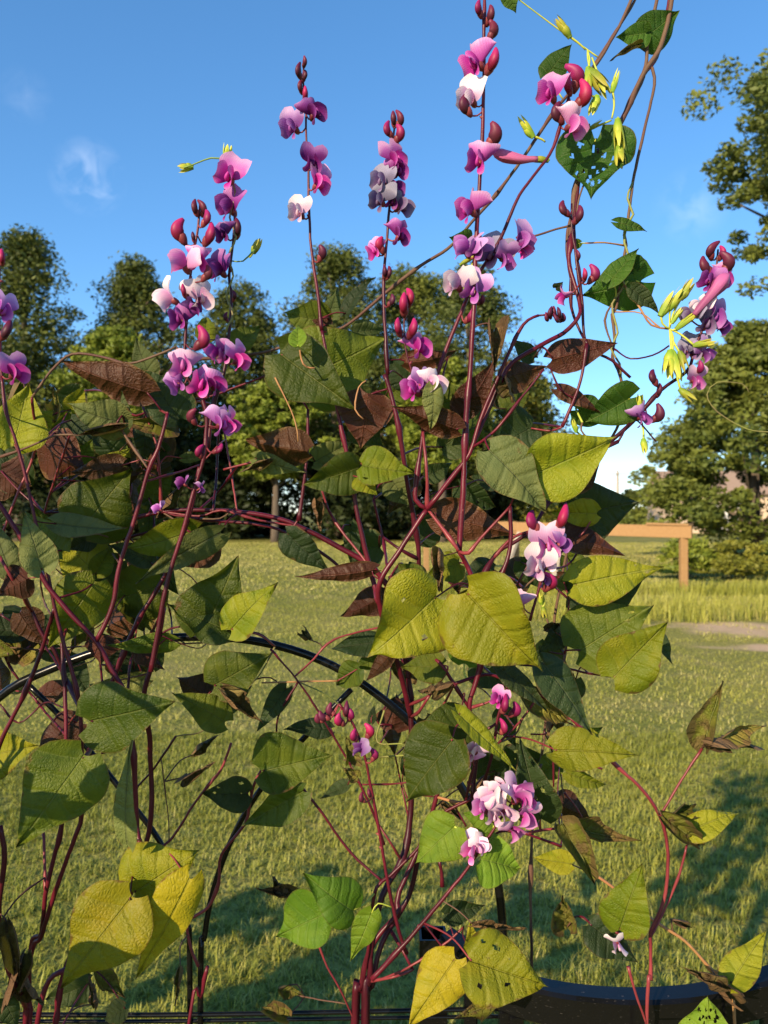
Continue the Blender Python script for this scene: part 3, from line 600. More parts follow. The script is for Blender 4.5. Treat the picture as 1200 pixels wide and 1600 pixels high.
class Plant:
    def __init__(s, name, label, cat, base):
        s.root = empty(name, base); tag(s.root, label, cat); s.samples = []; s.npt = []
    def stem(s, pts, w, mat='red', d=.85, ground=False, name='stem', knots=True, snap=True, add=True):
        q = []
        for p_ in pts: q.append(P(p_[0], p_[1], p_[2] if len(p_) > 2 else d))
        w0, w1 = (w if isinstance(w, tuple) else (w, w))
        if snap and s.samples and not ground:
            A = np.vstack(s.samples)
            for e in (0, -1):
                pxl = (A[:, 0] / A[:, 1] - q[e][0] / q[e][1]) ** 2 + ((A[:, 2] - H) / A[:, 1] - (q[e][2] - H) / q[e][1]) ** 2
                i = int(np.argmin(pxl))
                if pxl[i] < (24 / F) ** 2: q[e] = A[i].copy()
        if ground:
            e = q[-1]; b = s.root.location; k = nr.uniform(-.02, .02, 4)
            q.append(np.array((e[0] * .6 + b[0] * .4 + k[0], e[1] * .6 + b[1] * .4 + k[1], e[2] * .5))); q.append(np.array((b[0] + k[2], b[1] + k[3], -.03)))
        c = catmull(q, .007); n = len(c)
        dd = c[:, 1]; rad = .88 * np.linspace(w0, w1, n) / 2 / F * np.mean(dd[:max(2, n // 2)])
        jit = np.cumsum(nr.normal(0, 1, (n, 3)), 0); jit -= np.linspace(0, 1, n)[:, None] * jit[-1]
        c = c + jit * .00018
        rad = rad * (1 + .05 * np.sin(np.arange(n) * .5 + nr.uniform(0, 6)))
        if knots:
            for kk in range(max(1, n // 22)):
                i0 = nr.integers(0, n); rad = rad * (1 + .5 * np.exp(-((np.arange(n) - i0) / 1.3) ** 2))
        mb = MB(); mb.tube(c, rad, 8); o = mb.build(name, M[mat], s.root)
        if add: s.samples.append(c[:: 2])
        return o, c
    def leaf(s, bx, by, tx, ty, w, d=.85, typ='g', roll=None, fold=None, curl=None, dz=None, holes=0, stalk=True):
        LEAFN[0] += 1; seed = LEAFN[0]; q = random.Random(seed * 13)
        if not holes and typ in 'gyd' and w > 40 and q.random() < .22: holes = q.randint(1, 4)
        if roll is None: roll = q.uniform(-22, 22)
        if fold is None: fold = q.uniform(6, 28)
        if curl is None: curl = q.uniform(5, 65) if typ not in 'bc' else q.uniform(40, 120) * q.choice((1, -1))
        if dz is None: dz = q.uniform(-.015, .02)
        B, T = P(bx, by, d), P(tx, ty, d + dz); ax = T - B; L = np.linalg.norm(ax); ax /= L
        view = -(B + T) / 2 + np.array((0, 0, H)); view /= np.linalg.norm(view)
        n = view - ax * (view @ ax); n /= np.linalg.norm(n); y = np.cross(n, ax)
        r = math.radians(roll); n = n * math.cos(r) + y * math.sin(r)
        if typ == 'u':
            n = -n; fold = fold * 1.4 + 6; curl = -curl - 15
        y = np.cross(n, ax)
        W = w / F * d / (math.cos(r) * .82 + .18) / (math.cos(math.radians(fold)) * .9 + .1)
        dry = typ in 'bc'
        V, Fc, uv, edge = leaf_geo(L, W, fold, curl, .085 if not dry else .12, seed, heart=(typ == 'm'), holes=holes, cup=q.uniform(-.04, .10) if not dry else q.uniform(.3, .55),
                                   crumple=(q.uniform(.5, .9) if typ == 'b' else q.uniform(.2, .45) if typ == 'c' else 0), rag=.10 if dry else (.03 if typ in 'guYd' else 0))
        Wd = B + V[:, :1] * ax + V[:, 1:2] * y + V[:, 2:] * n
        o = mk('leaf', Wd, Fc, M[typ], s.root, uv=uv, attrs={'edge': edge})
        if stalk and s.samples:
            A = np.vstack(s.samples); dist = np.linalg.norm((A - B) * np.array((1, .8, 1 if True else 1)), axis=1) + np.maximum(0, A[:, 2] - B[2]) * .3
            e = A[int(np.argmin(dist))]
            if np.linalg.norm(e - B) > .004:
                md = (B + e) / 2 + np.array((q.uniform(-.006, .006), q.uniform(-.004, .006), q.uniform(-.004, .010))) - ax * .0
                c = catmull([B + ax * L * .03, md, e], .006); mb = MB(); r0 = (2.6 if w > 45 else 1.9) / 2 / F * d
                mb.tube(c, np.linspace(r0, r0 * 1.35, len(c)), 6)
                mb.build('leaf_stalk', M['brown' if dry else ('lime' if typ in 'nm' else ('pink' if q.random() < .3 else 'red'))], o)
        return o
# ---- flower meshes (local: +Z outward along the pedicel, +Y dorsal)
def petal(center_fn, wfn, nu=9, nv=8, bend=0.0, cupf=0.0, notch=0.0):
    V = []; al = []; ed = []; uv = []
    for i in range(nu + 1):
        t = i / nu
        for j in range(nv + 1):
            s_ = j / nv * 2 - 1; tt = t * (1 - notch * math.exp(-(s_ * 4) ** 2)) 
            c, lat, nor = center_fn(tt); w = wfn(t)
            a = bend * s_ * abs(s_); 
            V.append(c + lat * (w * s_) + nor * (cupf * w * s_ * s_ + a * w)); al.append(t); ed.append(max(abs(s_) * min(1, t * 1.6), t)); uv.append((t, s_ * w))
    Fc = [(i * (nv + 1) + j, i * (nv + 1) + j + 1, (i + 1) * (nv + 1) + j + 1, (i + 1) * (nv + 1) + j) for i in range(nu) for j in range(nv)]
    return np.array(V), Fc, al, ed, uv
def combine(parts):
    V = []; Fc = []; m = []; al = []; ed = []; uv = []
    for (v, f, a, e, u, mi) in parts:
        b = len(V); V += list(v); Fc += [tuple(i + b for i in q) for q in f]; m += [mi] * len(f); al += list(a); ed += list(e); uv += list(u)
    return V, Fc, m, al, ed, uv
def tubepart(pts, rad, k, mi):
    mb = MB(); mb.tube(pts, rad, k); n = len(pts); al = np.repeat(np.linspace(0, 1, n), k); return (np.array(mb.V), mb.F, al, al * .8, [(a, 0) for a in al], mi)
def arc(p0, d0, d1, L):
    def fn(t):
        d = (1 - t) * d0 + t * d1; c = p0 + L * (t * d0 * (1 - t / 2) + t * t / 2 * d1); return c, d / np.linalg.norm(d)
    return fn
A3 = lambda *a: np.array(a, float)
def flower_mesh(code, var):
    q = np.random.default_rng(100 + var); parts = []
    parts.append(tubepart([A3(0, 0, -.02), A3(0, 0, .05), A3(0, 0, .13), A3(0, .01, .20), A3(0, .02, .23)], [.045, .085, .10, .09, .05], 8, 2))
    spread = (.9, 1.25, .55, 1.05, .7, 1.4)[var % 6]
    # standard
    f1 = arc(A3(0, .03, .17), A3(0, .35, .9), A3(0, .95 * spread + .15, .55 - .35 * spread), .62)
    def cs(t):
        c, d = f1(t); lat = A3(1, 0, 0); return c, lat, np.cross(d, lat)
    ws = lambda t: .05 + .40 * math.sin(math.pi * min(1, t * .80 + .02)) ** .75
    v, f, a, e, u = petal(cs, ws, 10, 10, 0, (.45, -.35, .6, -.2, .8, .15)[var % 6], .12)
    v += (np.sin(v * 11 + q.uniform(0, 6, 3)) * .025); v[:, 1] += np.array(e) ** 3 * .05 * np.sin(np.arctan2(v[:, 0], v[:, 2] + .1) * 7 + var); parts.append((v, f, a, e, u, 0))
    # wings
    for sgn in (-1, 1):
        f2 = arc(A3(.04 * sgn, -.03, .17), A3(.30 * sgn, -.25, .9), A3(.45 * sgn, -.75, .35), .50 + q.uniform(-.05, .05))
        def cw(t, sgn=sgn, f2=f2):
            c, d = f2(t); lat = np.cross(d, A3(sgn * .85, -.2, .3)); lat /= np.linalg.norm(lat); return c, lat, np.cross(d, lat) * sgn
        ww = lambda t: .03 + .27 * math.sin(math.pi * min(1, t * .78 + .02)) ** .8
        v, f, a, e, u = petal(cw, ww, 8, 7, 0, .35); parts.append((v, f, a, e, u, 1))
    # keel
    tt = np.linspace(0, 1, 8); k = np.stack([0 * tt, -.06 - .16 * np.sin(tt * 2.2) + .14 * tt ** 3, .17 + .36 * tt - .06 * tt ** 3], 1)
    parts.append(tubepart(k, .015 + .045 * np.sin(np.pi * (tt * .85 + .1)), 6, 1))
    V, Fc, m, al, ed, uv = combine(parts)
    return mesh_from('flower', V, Fc, [M['s' + code], M['w' + code], M['calyx']], mat_idx=m, attrs={'along': al, 'edge': ed}, uv=uv)
def bud_mesh(code, var):
    parts = [tubepart([A3(0, 0, -.02), A3(0, 0, .08), A3(0, 0, .2), A3(0, .03, .34), A3(0, .06, .42)], [.06, .12, .165, .16, .10], 8, 1)]
    tt = np.linspace(0, 1, 11); c = 1.25 - .25 * var
    k = np.stack([0 * tt, -.10 * np.sin(tt * 2.4) + .46 * c * tt ** 2.2, .2 + .72 * tt - .18 * c * tt ** 3], 1)
    r = .03 + .20 * np.sin(np.pi * (tt * .82 + .14)) ** .9
    v, f, a, e, u, mi = tubepart(k, r, 10, 0); v = np.array(v); v[:, 0] *= .72; parts.append((v, f, a, e, u, 0))
    V, Fc, m, al, ed, uv = combine(parts)
    return mesh_from('bud', V, Fc, [M['b' + code], M['calyx']], mat_idx=m, attrs={'along': al, 'edge': ed}, uv=uv)
FM = {(c, v): flower_mesh(c, v) for c in PC for v in range(6)}
for c in 'BD':
    for v in range(3): FM[(c, v)] = bud_mesh(c, v)
def orient(zd, up, roll=0.0):
    z = Vector(zd).normalized(); u = Vector(up); x = u.cross(z)
    if x.length < 1e-4: x = Vector((1, 0, 0)).cross(z)
    x.normalize(); y = z.cross(x); m = Matrix((x, y, z)).transposed()
    return m @ Matrix.Rotation(roll, 3, 'Z')
FLN = [0]
def spike(plant, pts, w, flowers, mat='red', d=.85, ground=False):
    o, c = plant.stem(pts, w, mat, d, ground, name='flower_spike', snap=False)
    ped = MB()
    for (fx, fy, typ, size) in flowers:
        FLN[0] += 1; q = random.Random(FLN[0] * 7 + 1)
        cpx = c[:, 0] / c[:, 1] * F + 600; cpy = 800 - (c[:, 2] - H) / c[:, 1] * F
        i = int(np.argmin((cpx - fx) ** 2 + (cpy - fy - size * .25) ** 2)); a = c[i]; da = a[1]
        ctr = P(fx, fy, da - q.uniform(.004, .02)); S = size / F * da * 1.2
        out = ctr - a; out[2] *= .8; out[1] = out[1] * .4 - q.uniform(.1, .9) * S
        out /= np.linalg.norm(out) + 1e-9
        if typ in 'BD': out[2] += .75; out[1] += .2
        else: out[2] += q.uniform(.1, .6)
        out /= np.linalg.norm(out); base = ctr - out * S * (.42 if typ not in 'BD' else .48)
        up = A3(q.uniform(-.3, .3), -.45 + q.uniform(-.3, .3), 1)
        if typ in 'BD': up = a - ctr + A3(0, -.004, .01)
        R = orient(out, up, q.uniform(-.5, .5) if typ not in 'BD' else q.uniform(-.4, .4))
        place('flower' if typ not in 'BD' else 'bud', FM[(typ, q.randrange(6 if typ not in 'BD' else 3))], (R.to_4x4() @ Matrix.Scale(S, 4)), base, o)
        if np.linalg.norm(base - a) > .002:
            md = (a + base) / 2 + A3(0, 0, -.002); cc = catmull([a, md, base + out * S * .04], .004); ped.tube(cc, 2.6 / 2 / F * da, 6)
    for i in range(max(2, len(c) // 16)):     # nodes with bracts along the spike
        j = nr.integers(2, len(c) - 1); dirv = nr.normal(0, 1, 3); dirv[2] = abs(dirv[2]); dirv /= np.linalg.norm(dirv); r = 3.2 / F * c[j][1]
        ped.tube([c[j], c[j] + dirv * r * 1.0, c[j] + dirv * r * 2.0], [r * .75, r * .7, r * .2], 6)
    if ped.V: tag(ped.build('pedicel', M['calyx'], o), kind='stuff')
    return o
# ---------------------------------------------------------------- left bean plant
b = P(45, 1600, .82)
LP = Plant('hyacinth_bean_plant', 'bean plant with wine-red stems climbing the arched trellis, two purple flower spikes close together', 'bean plant', (b[0], .84, 0))
S = LP.stem
S([(2, 588, .80), (11, 647, .80), (28, 696, .80), (45, 760, .80), (58, 812, .80), (75, 880, .80), (90, 950, .8), (105, 1010, .80), (120, 1065, .8), (129, 1120, .8), (130, 1173, .8), (130, 1271, .81), (118, 1310, .81), (93, 1380, .82), (69, 1458, .83), (45, 1563, .84)], (5, 15), 'red', ground=True)
S([(97, 1000, .86), (104, 1150, .84), (97, 1283, .83), (85, 1340, .83), (73, 1397, .83), (67, 1458, .835), (47, 1555, .845)], (7, 12), 'red', ground=True)
S([(-20, 765), (0, 790), (37, 846), (75, 914), (112, 959), (150, 1000), (175, 1045), (199, 1090), (208, 1170), (213, 1290), (219, 1330), (190, 1420, .88), (90, 1560, .88)], (8, 10), 'red', .79, ground=True)
S([(262, 645), (247, 700), (232, 734), (210, 809), (187, 880), (176, 944), (154, 992)], (6, 9), 'red', .79)
S([(256, 950, .86), (240, 1030, .86), (225, 1095, .86), (236, 1170, .88), (229, 1315, .88), (150, 1500, .88), (60, 1590, .87)], (9, 9), 'red', ground=True)
S([(313, 726), (296, 809), (259, 899), (214, 974), (187, 1034), (165, 1090), (150, 1150), (140, 1190)], (7, 9), 'red', .88)
S([(75, 950), (69, 1007), (41, 1080), (0, 1165), (-20, 1250)], (7, 8), 'red', .82)
S([(30, 912), (50, 955), (67, 992), (85, 1017), (104, 1060), (122, 1112)], 7, 'dark', .86)
S([(0, 1290), (6, 1336), (0, 1390), (-6, 1450)], 9, 'red', .78)
S([(0, 714), (45, 697), (86, 680), (120, 680)], 4, 'brown', .83)
S([(68, 1300), (69, 1390)], 5, 'pink', .86)
S([(131, 831), (202, 812), (262, 799), (337, 799), (397, 805), (450, 817), (520, 851), (576, 884), (610, 920)], (6, 10), 'red', .90)
S([(300, 812), (337, 814), (400, 819), (445, 832), (512, 870), (539, 896)], (5, 6), 'red', .91)
S([(262, 802), (310, 806), (345, 797), (400, 812), (470, 832)], 4, 'pink', .895)
S([(100, 856), (170, 846), (240, 830), (300, 812)], 5, 'dark', .93)
S([(361, 1161), (345, 1202), (325, 1226), (300, 1259), (264, 1315), (240, 1340)], 4.5, 'pink', .90)
S([(433, 1171), (400, 1218), (388, 1262), (382, 1287), (345, 1336), (341, 1380), (325, 1417), (294, 1441), (298, 1480), (310, 1510)], 5.5, 'pink', .915)
S([(324, 1510), (319, 1530), (313, 1560), (294, 1600)], (6, 8), 'red', .91, ground=True)
S([(50, 621), (79, 580), (113, 553), (162, 558), (203, 568), (247, 554), (275, 542)], (5, 4), 'brown', .82)
S([(223, 635), (237, 673), (247, 711), (251, 797)], (3.5, 5), 'pink', .88)
S([(180, 665), (192, 676), (234, 731)], 4, 'brown', .81)
S([(206, 745), (299, 733)], 4, 'red', .93)
S([(349, 734), (424, 715)], 4, 'pink', .90)
S([(300, 625), (345, 614), (424, 584)], 4, 'red', .88)
S([(165, 612), (195, 640), (212, 650), (240, 640), (262, 645)], 4, 'pink', .90)
S([(300, 610), (340, 640), (356, 700), (371, 798)], 3.5, 'pink', .93)
S([(371, 720), (340, 770), (310, 800)], 4.5, 'red', .93)
S([(328, 655), (338, 730), (340, 795)], 4.5, 'dark', .94)
S([(35, 620), (55, 700), (28, 770), (5, 830), (0, 850)], 5, 'pink', .87)
S([(0, 870), (20, 905), (38, 950)], 6, 'pink', .80)
S([(100, 700), (75, 780), (60, 860), (66, 910)], 4, 'pink', .92)
S([(150, 850), (125, 920), (118, 1000)], 5, 'pink', .93)
S([(0, 1100), (30, 1130), (70, 1098), (110, 1101)], 3, 'dark', .9)
S([(0, 1010), (60, 1015), (130, 1010), (260, 1008), (410, 1000)], 3, 'brown', .95)
S([(185, 1100), (205, 1030), (230, 1000), (256, 950)], 5, 'red', .93)
S([(155, 1010), (153, 1090)], 4, 'red', .95)
S([(105, 1060), (60, 1000), (0, 960)], 4, 'dark', .93)
S([(0, 1000), (20, 1050), (60, 1100), (90, 1160)], 4, 'red', .93)
S([(275, 1150), (240, 1200), (210, 1235), (190, 1260)], 4, 'dark', .88)
S([(250, 1190), (262, 1270), (268, 1310)], 2, 'brown', .9)
S([(430, 1010), (400, 1060), (360, 1090), (320, 1140), (290, 1150)], 2.5, 'olive', .9)
S([(60, 1360), (30, 1400), (0, 1440)], 3, 'brown', .8)
S([(0, 1440), (8, 1490), (20, 1530), (40, 1570)], (9, 10), 'red', .78)
for i in range(26):   # thin criss-crossing runners and dead tendrils
    x_, y_ = rnd.uniform(-10, 330), rnd.uniform(640, 1120); dd = rnd.uniform(.86, 1.02); a_ = rnd.uniform(-.9, .9) + rnd.choice((0, math.pi / 2)); l_ = rnd.uniform(40, 120)
    S([(x_, y_), (x_ + .5 * l_ * math.cos(a_) + rnd.uniform(-12, 12), y_ + .5 * l_ * math.sin(a_) + rnd.uniform(-12, 12)), (x_ + l_ * math.cos(a_), y_ + l_ * math.sin(a_))], rnd.uniform(1.6, 3.6), rnd.choice(('brown', 'pink', 'red', 'dark', 'brown')), dd, add=False)
spike(LP, [(-2, 395), (0, 440), (-1, 500), (2, 570), (4, 600)], (3, 5), [(3, 403, 'B', 24), (8, 480, 'L', 42), (10, 517, 'D', 34), (25, 576, 'P', 46)], 'red', .80)
spike(LP, [(313, 318), (310, 350), (305, 380), (300, 410), (295, 450), (291, 500), (288, 545), (288, 575), (298, 600), (316, 625), (322, 650), (320, 678), (318, 711), (300, 775), (279, 850), (262, 906), (250, 970), (236, 1049)], (4, 10),
 [(304, 325, 'D', 24), (318, 326, 'D', 24), (323, 342, 'B', 26), (278, 362, 'B', 38), (328, 368, 'B', 36), (302, 370, 'D', 16), (283, 404, 'K', 50), (313, 403, 'P', 40), (324, 428, 'D', 26), (258, 462, 'W', 46), (287, 455, 'B', 20), (314, 458, 'W', 50), (280, 491, 'V', 46), (303, 480, 'V', 28), (318, 532, 'B', 36), (286, 563, 'K', 52), (272, 594, 'L', 40), (318, 593, 'P', 54), (336, 595, 'P', 40), (349, 656, 'L', 48), (365, 660, 'P', 34), (298, 652, 'D', 26), (310, 707, 'B', 22), (342, 702, 'B', 20), (283, 752, 'V', 24), (315, 762, 'L', 18), (246, 792, 'L', 20)], 'red', .80)
spike(LP, [(353, 250), (363, 290), (366, 333), (363, 383), (358, 433), (362, 467), (357, 533), (350, 583), (333, 633), (325, 700)], (3.5, 7),
 [(360, 268, 'P', 50), (357, 318, 'V', 48), (371, 357, 'D', 30), (347, 360, 'V', 34), (340, 416, 'V', 44), (366, 462, 'D', 16), (352, 496, 'D', 14), (334, 546, 'P', 40), (353, 552, 'K', 34), (377, 558, 'P', 40)], 'dark', .84)
L = LP.leaf
for a in [
 (22, 697, 45, 600, 92, .84, 'y', 10, 6, 15), (55, 668, 84, 640, 40, .86, 'y'), (234, 615, 93, 562, 62, .83, 'u', 15, 8, 20), (236, 590, 214, 529, 42, .9, 'p'), (110, 641, 131, 602, 34, .9, 'Y'),
 (86, 660, 82, 602, 26, .88, 'c'), (197, 662, 106, 630, 62, .82, 'p', 20, 14, 50), (197, 664, 118, 680, 26, .81, 'b', 0, 20, 20), (197, 668, 191, 610, 24, .82, 'p', 30), (278, 655, 220, 578, 78, .86, 'd', -18, 12, 30),
 (267, 660, 197, 656, 30, .9, 'c', 10), (65, 690, 138, 742, 66, .92, 'u'), (192, 727, 110, 737, 42, .89, 'u', 20), (165, 724, 206, 699, 24, .9, 'y'), (128, 826, 207, 730, 118, .88, 'g', 0, 5, 10),
 (84, 818, 200, 824, 34, .84, 'p', 35, 20, -30), (150, 893, 90, 838, 88, .91, 'y', 10), (150, 896, 175, 852, 34, .9, 'y'), (308, 828, 196, 856, 62, .89, 'y', 15), (345, 832, 212, 912, 50, .87, 'p', 25, 10, -25),
 (335, 852, 272, 886, 44, .90, 'u'), (248, 915, 150, 945, 92, .95, 'g', 15), (66, 892, 36, 800, 56, .76, 'p', -10, 8, 30), (98, 862, 38, 798, 52, .86, 'g'), (148, 908, 74, 1014, 92, .83, 'y', 10, 8, 20),
 (30, 958, 74, 1008, 46, .9, 'u'), (44, 903, -6, 928, 44, .8, 'u', 10), (20, 900, -8, 812, 44, .82, 'p'), (318, 988, 373, 868, 108, .86, 'g', -8, 5, 15), (360, 985, 434, 910, 62, .84, 'y', 25, 16, 10),
 (360, 988, 262, 944, 66, .85, 'g', -25, 14, -10), (272, 1002, 165, 1008, 34, .87, 'g', 30, 10, 20), (212, 1016, 258, 1047, 30, .9, 'u'), (333, 1072, 424, 1021, 82, .85, 'g', 0, 6, 15), (324, 1088, 276, 1058, 44, .9, 'u'),
 (352, 1128, 268, 1082, 52, .85, 'g', -15), (345, 1074, 410, 1128, 44, .83, 'b', 10), (228, 1060, 130, 1070, 34, .98, 'p', 30), (138, 1128, 274, 1096, 112, .75, 'g', -5, 6, 18, -.01), (132, 1180, 26, 1322, 128, .73, 'g', 5, 8, 25, -.02),
 (-14, 1180, 62, 1165, 74, .85, 'y'), (122, 1128, 60, 1180, 58, .9, 'u'), (200, 1318, 208, 1156, 36, .74, 'p', 35, 14, 30), (208, 1396, 312, 1328, 122, .76, 'y', 0, 8, 20), (206, 1402, 96, 1542, 130, .73, 'Y', 0, 6, 20),
 (297, 1372, 212, 1528, 72, .74, 'Y', 20, 10, 15), (140, 1535, 72, 1560, 50, .98, 'd'), (282, 1508, 273, 1572, 18, .85, 'b'), (152, 1516, 196, 1560, 34, .88, 'c'), (196, 1575, 165, 1596, 34, .86, 'd'), (150, 1570, 138, 1530, 22, .9, 'b'),
 (388, 1240, 316, 1238, 50, .9, 'd', 10), (408, 1205, 520, 1180, 84, .87, 'g', 10), (474, 1236, 378, 1290, 50, .86, 'g', 20), (448, 1075, 400, 1145, 34, .9, 'd'),
 (366, 542, 408, 510, 38, .87, 'g'), (318, 532, 322, 496, 32, .86, 'y'), (284, 716, 332, 711, 18, .9, 'p'), (0, 735, 50, 760, 60, .95, 'u'), (40, 760, 0, 690, 60, .97, 'd'), (110, 655, 160, 700, 60, .97, 'd'), (130, 790, 190, 770, 50, .97, 'u'),
 (10, 1440, 30, 1530, 40, .77, 'b'), (40, 1490, 8, 1560, 44, .8, 'b'), (30, 1520, 65, 1560, 36, .82, 'b'), (5, 1560, 30, 1610, 36, .8, 'd'), (345, 1110, 395, 1070, 30, .95, 'd'), (480, 705, 384, 686, 52, .86, 'u', 10), (398, 716, 478, 738, 34, .88, 'p'), (425, 718, 376, 738, 24, .87, 'b'),
 (60, 1090, 130, 1060, 36, 1.0, 'u'), (250, 870, 280, 930, 40, 1.0, 'd'), (300, 1180, 340, 1150, 26, .95, 'b'), (288, 1215, 335, 1190, 22, .9, 'b'),
]: L(*a)
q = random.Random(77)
for k in range(46):     # withered leaves and dark ones with shade in their colour, tangled behind the front ones
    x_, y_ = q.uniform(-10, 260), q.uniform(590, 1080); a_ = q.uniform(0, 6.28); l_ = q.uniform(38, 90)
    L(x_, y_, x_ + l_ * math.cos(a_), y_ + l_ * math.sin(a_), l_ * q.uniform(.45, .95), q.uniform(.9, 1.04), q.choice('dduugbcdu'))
# foliage of the same plant outside the frame, along the row and down to the ground
q = random.Random(3)
for k in range(9):
    X = -.62 - k * .21; top_z = 1.05 + q.uniform(-.12, .15)
    pts = [np.array((X + q.uniform(-.05, .05), .9 + q.uniform(-.1, .15), top_z)), np.array((X, .92, top_z * .55)), np.array((X * .9 - .05, .9, -.03))]
    c = catmull(pts, .02); mb = MB(); mb.tube(c, np.linspace(.002, .006, len(c)), 6); mb.build('stem', M['red'], LP.root); LP.samples.append(c)
def free_leaf(pl, c, size, typ, seed):
    q = random.Random(seed); V, Fc, uv, ed = leaf_geo(size, size * .9, 10, 25, .05, seed, nu=12, nv=8)
    R = np.array(Matrix.Rotation(q.uniform(0, 6.28), 3, 'Z') @ Matrix.Rotation(q.uniform(-.5, 1.3), 3, 'Y') @ Matrix.Rotation(q.uniform(-.8, .8), 3, 'X'))
    mk('leaf', np.asarray(c) + V @ R.T, Fc, M[typ], pl.root, uv=uv, attrs={'edge': ed})
for k in range(122):
    X = -q.uniform(.60, 1.95); free_leaf(LP, (X, .9 + q.uniform(-.2, .25), q.uniform(.12, .66) if k % 4 == 0 else q.uniform(.62, 1.07) - .03 * (1 + math.sin(X * 5))), q.uniform(.13, .185), q.choice('gggydYu'), 900 + k)
for k in range(10): free_leaf(LP, (q.uniform(-.6, -.2), .88 + q.uniform(-.1, .15), q.uniform(.15, .85)), q.uniform(.06, .1), q.choice('ggydYu'), 1200 + k)

# the side of the plant that reaches round towards the viewer, left of the frame; its leaves dapple the ones in view
for k in range(5):
    X = -.46 - k * .035; zt = 1.45 + .06 * k
    c = catmull([np.array((X - .02, .60 + .02 * k, zt + .2)), np.array((X - .04, .62, zt * .75)), np.array((X - .1, .72, .5)), np.array((-.52, .82, -.03))], .02)
    mb = MB(); mb.tube(c, np.linspace(.002, .005, len(c)), 6); mb.build('stem', M['red'], LP.root)
for k in range(44): 
    y_ = q.uniform(.52, .68); free_leaf(LP, (-.5 * y_ - .10 - q.uniform(0, .20), y_, q.uniform(1.02, 1.66)), q.uniform(.07, .115), q.choice('ggydY'), 1700 + k)

# ---------------------------------------------------------------- middle bean plant
b = P(556, 1600, .86)
CP = Plant('hyacinth_bean_plant', 'largest bean plant with tall pink flower spikes rising from a knot of red stems', 'bean plant', (b[0], .87, 0))
S = CP.stem
S([(700, 1170, .9), (668, 1290, .9), (622, 1394, .88), (618, 1429, .87), (588, 1464, .865), (570, 1503, .86), (562, 1547, .86), (553, 1597, .86)], (8, 14), 'red', ground=True)
S([(610, 900, .9), (620, 950, .9), (632, 1020, .9), (641, 1100, .9), (641, 1180, .9), (640, 1263, .9), (630, 1335, .89), (596, 1400, .87), (580, 1470, .86), (576, 1534, .86), (570, 1597, .86)], (10, 13), 'dark', ground=True)
S([(798, 1040, .84), (790, 1085, .84), (779, 1119, .84), (773, 1150, .84), (765, 1190, .84), (745, 1240, .85), (690, 1272, .86), (653, 1324, .86), (610, 1366, .86), (588, 1385, .855), (580, 1438, .855), (575, 1490, .855), (565, 1550, .86), (560, 1597, .865)], (5, 11), 'red', ground=True)
S([(655, 1330, .9), (640, 1400, .9), (600, 1470, .88), (582, 1540, .87), (575, 1600, .87)], 10, 'dark', ground=True)
S([(668, 795), (625, 859), (591, 915), (600, 970, .86), (625, 1050, .88), (645, 1120, .89)], (9, 11), 'red', .84)
S([(661, 675), (655, 727), (650, 780), (659, 791)], (6, 9), 'red', .84)
S([(668, 679), (666, 731), (672, 780)], (5, 7), 'pink', .83)
S([(842, 493), (826, 500), (809, 521), (779, 589), (749, 660), (734, 709), (707, 746), (674, 787), (666, 800)], (5, 10), 'red', .83)
S([(850, 577), (816, 619), (775, 671), (734, 709)], (4, 5.5), 'red', .81)
S([(960, 200, .92), (917, 258, .9), (904, 283, .9), (894, 354, .89), (887, 408, .88), (904, 471, .87), (903, 495, .86), (880, 520, .86), (850, 536, .85), (800, 566, .84), (780, 600, .84), (760, 645, .84), (738, 705, .83)], (6, 8), 'red')
S([(917, 537), (907, 593), (893, 632), (878, 667)], (5, 6.5), 'red', .86)
S([(900, 330), (900, 390), (910, 467), (917, 537), (957, 563), (985, 590)], (5, 5), 'dark', .87)
S([(880, 440), (893, 480), (905, 515), (917, 537)], 5, 'dark', .88)
S([(600, 585, .86), (608, 607, .86), (621, 660, .86), (636, 750, .87), (647, 810, .88), (655, 874, .89), (648, 950, .9), (641, 1060, .9)], (8, 10), 'dark')
S([(503, 517), (515, 580), (529, 645), (550, 742), (561, 814), (584, 911), (600, 940)], (6, 10), 'red', .87)
S([(481, 640), (481, 712), (467, 814)], (5, 7), 'red', .88)
S([(501, 761), (520, 810), (557, 889)], 4.5, 'pink', .9)
S([(584, 780), (599, 847), (597, 885)], 5, 'red', .9)
S([(599, 840), (625, 858), (651, 881)], 5, 'dark', .88)
S([(717, 862), (707, 847), (668, 802)], (6, 6), 'pink', .82)
S([(797, 791), (752, 840), (732, 864), (717, 864)], (4.5, 6.5), 'pink', .81)
S([(717, 862), (728, 880), (741, 911), (755, 960, .84), (752, 1029, .85), (740, 1075, .85), (734, 1096, .85), (736, 1129, .85), (746, 1160, .86), (735, 1250, .86)], (9, 9), 'red', .83)
S([(831, 829), (800, 850), (775, 866), (741, 909)], (6, 9), 'dark', .84)
S([(820, 795), (797, 855), (779, 909), (770, 960, .85)], (7, 9), 'red', .81)
S([(840, 815), (800, 840), (775, 866)], 5, 'pink', .84)
S([(834, 870), (822, 890), (808, 915), (795, 960, .85)], 4, 'red', .84)
S([(880, 860), (850, 890), (825, 912), (800, 925)], 4, 'brown', .85)
S([(733, 1096), (704, 1060), (685, 1033), (660, 1000)], 6, 'red', .85)
S([(721, 1052), (758, 1054), (787, 1062), (859, 1095), (898, 1125), (930, 1160)], 6, 'red', .86)
S([(640, 1110), (672, 1085), (700, 1060)], 4.5, 'pink', .86); S([(632, 1125), (655, 1112), (680, 1085)], 5, 'pink', .87); S([(660, 1150), (690, 1105), (715, 1065)], 4, 'pink', .88)
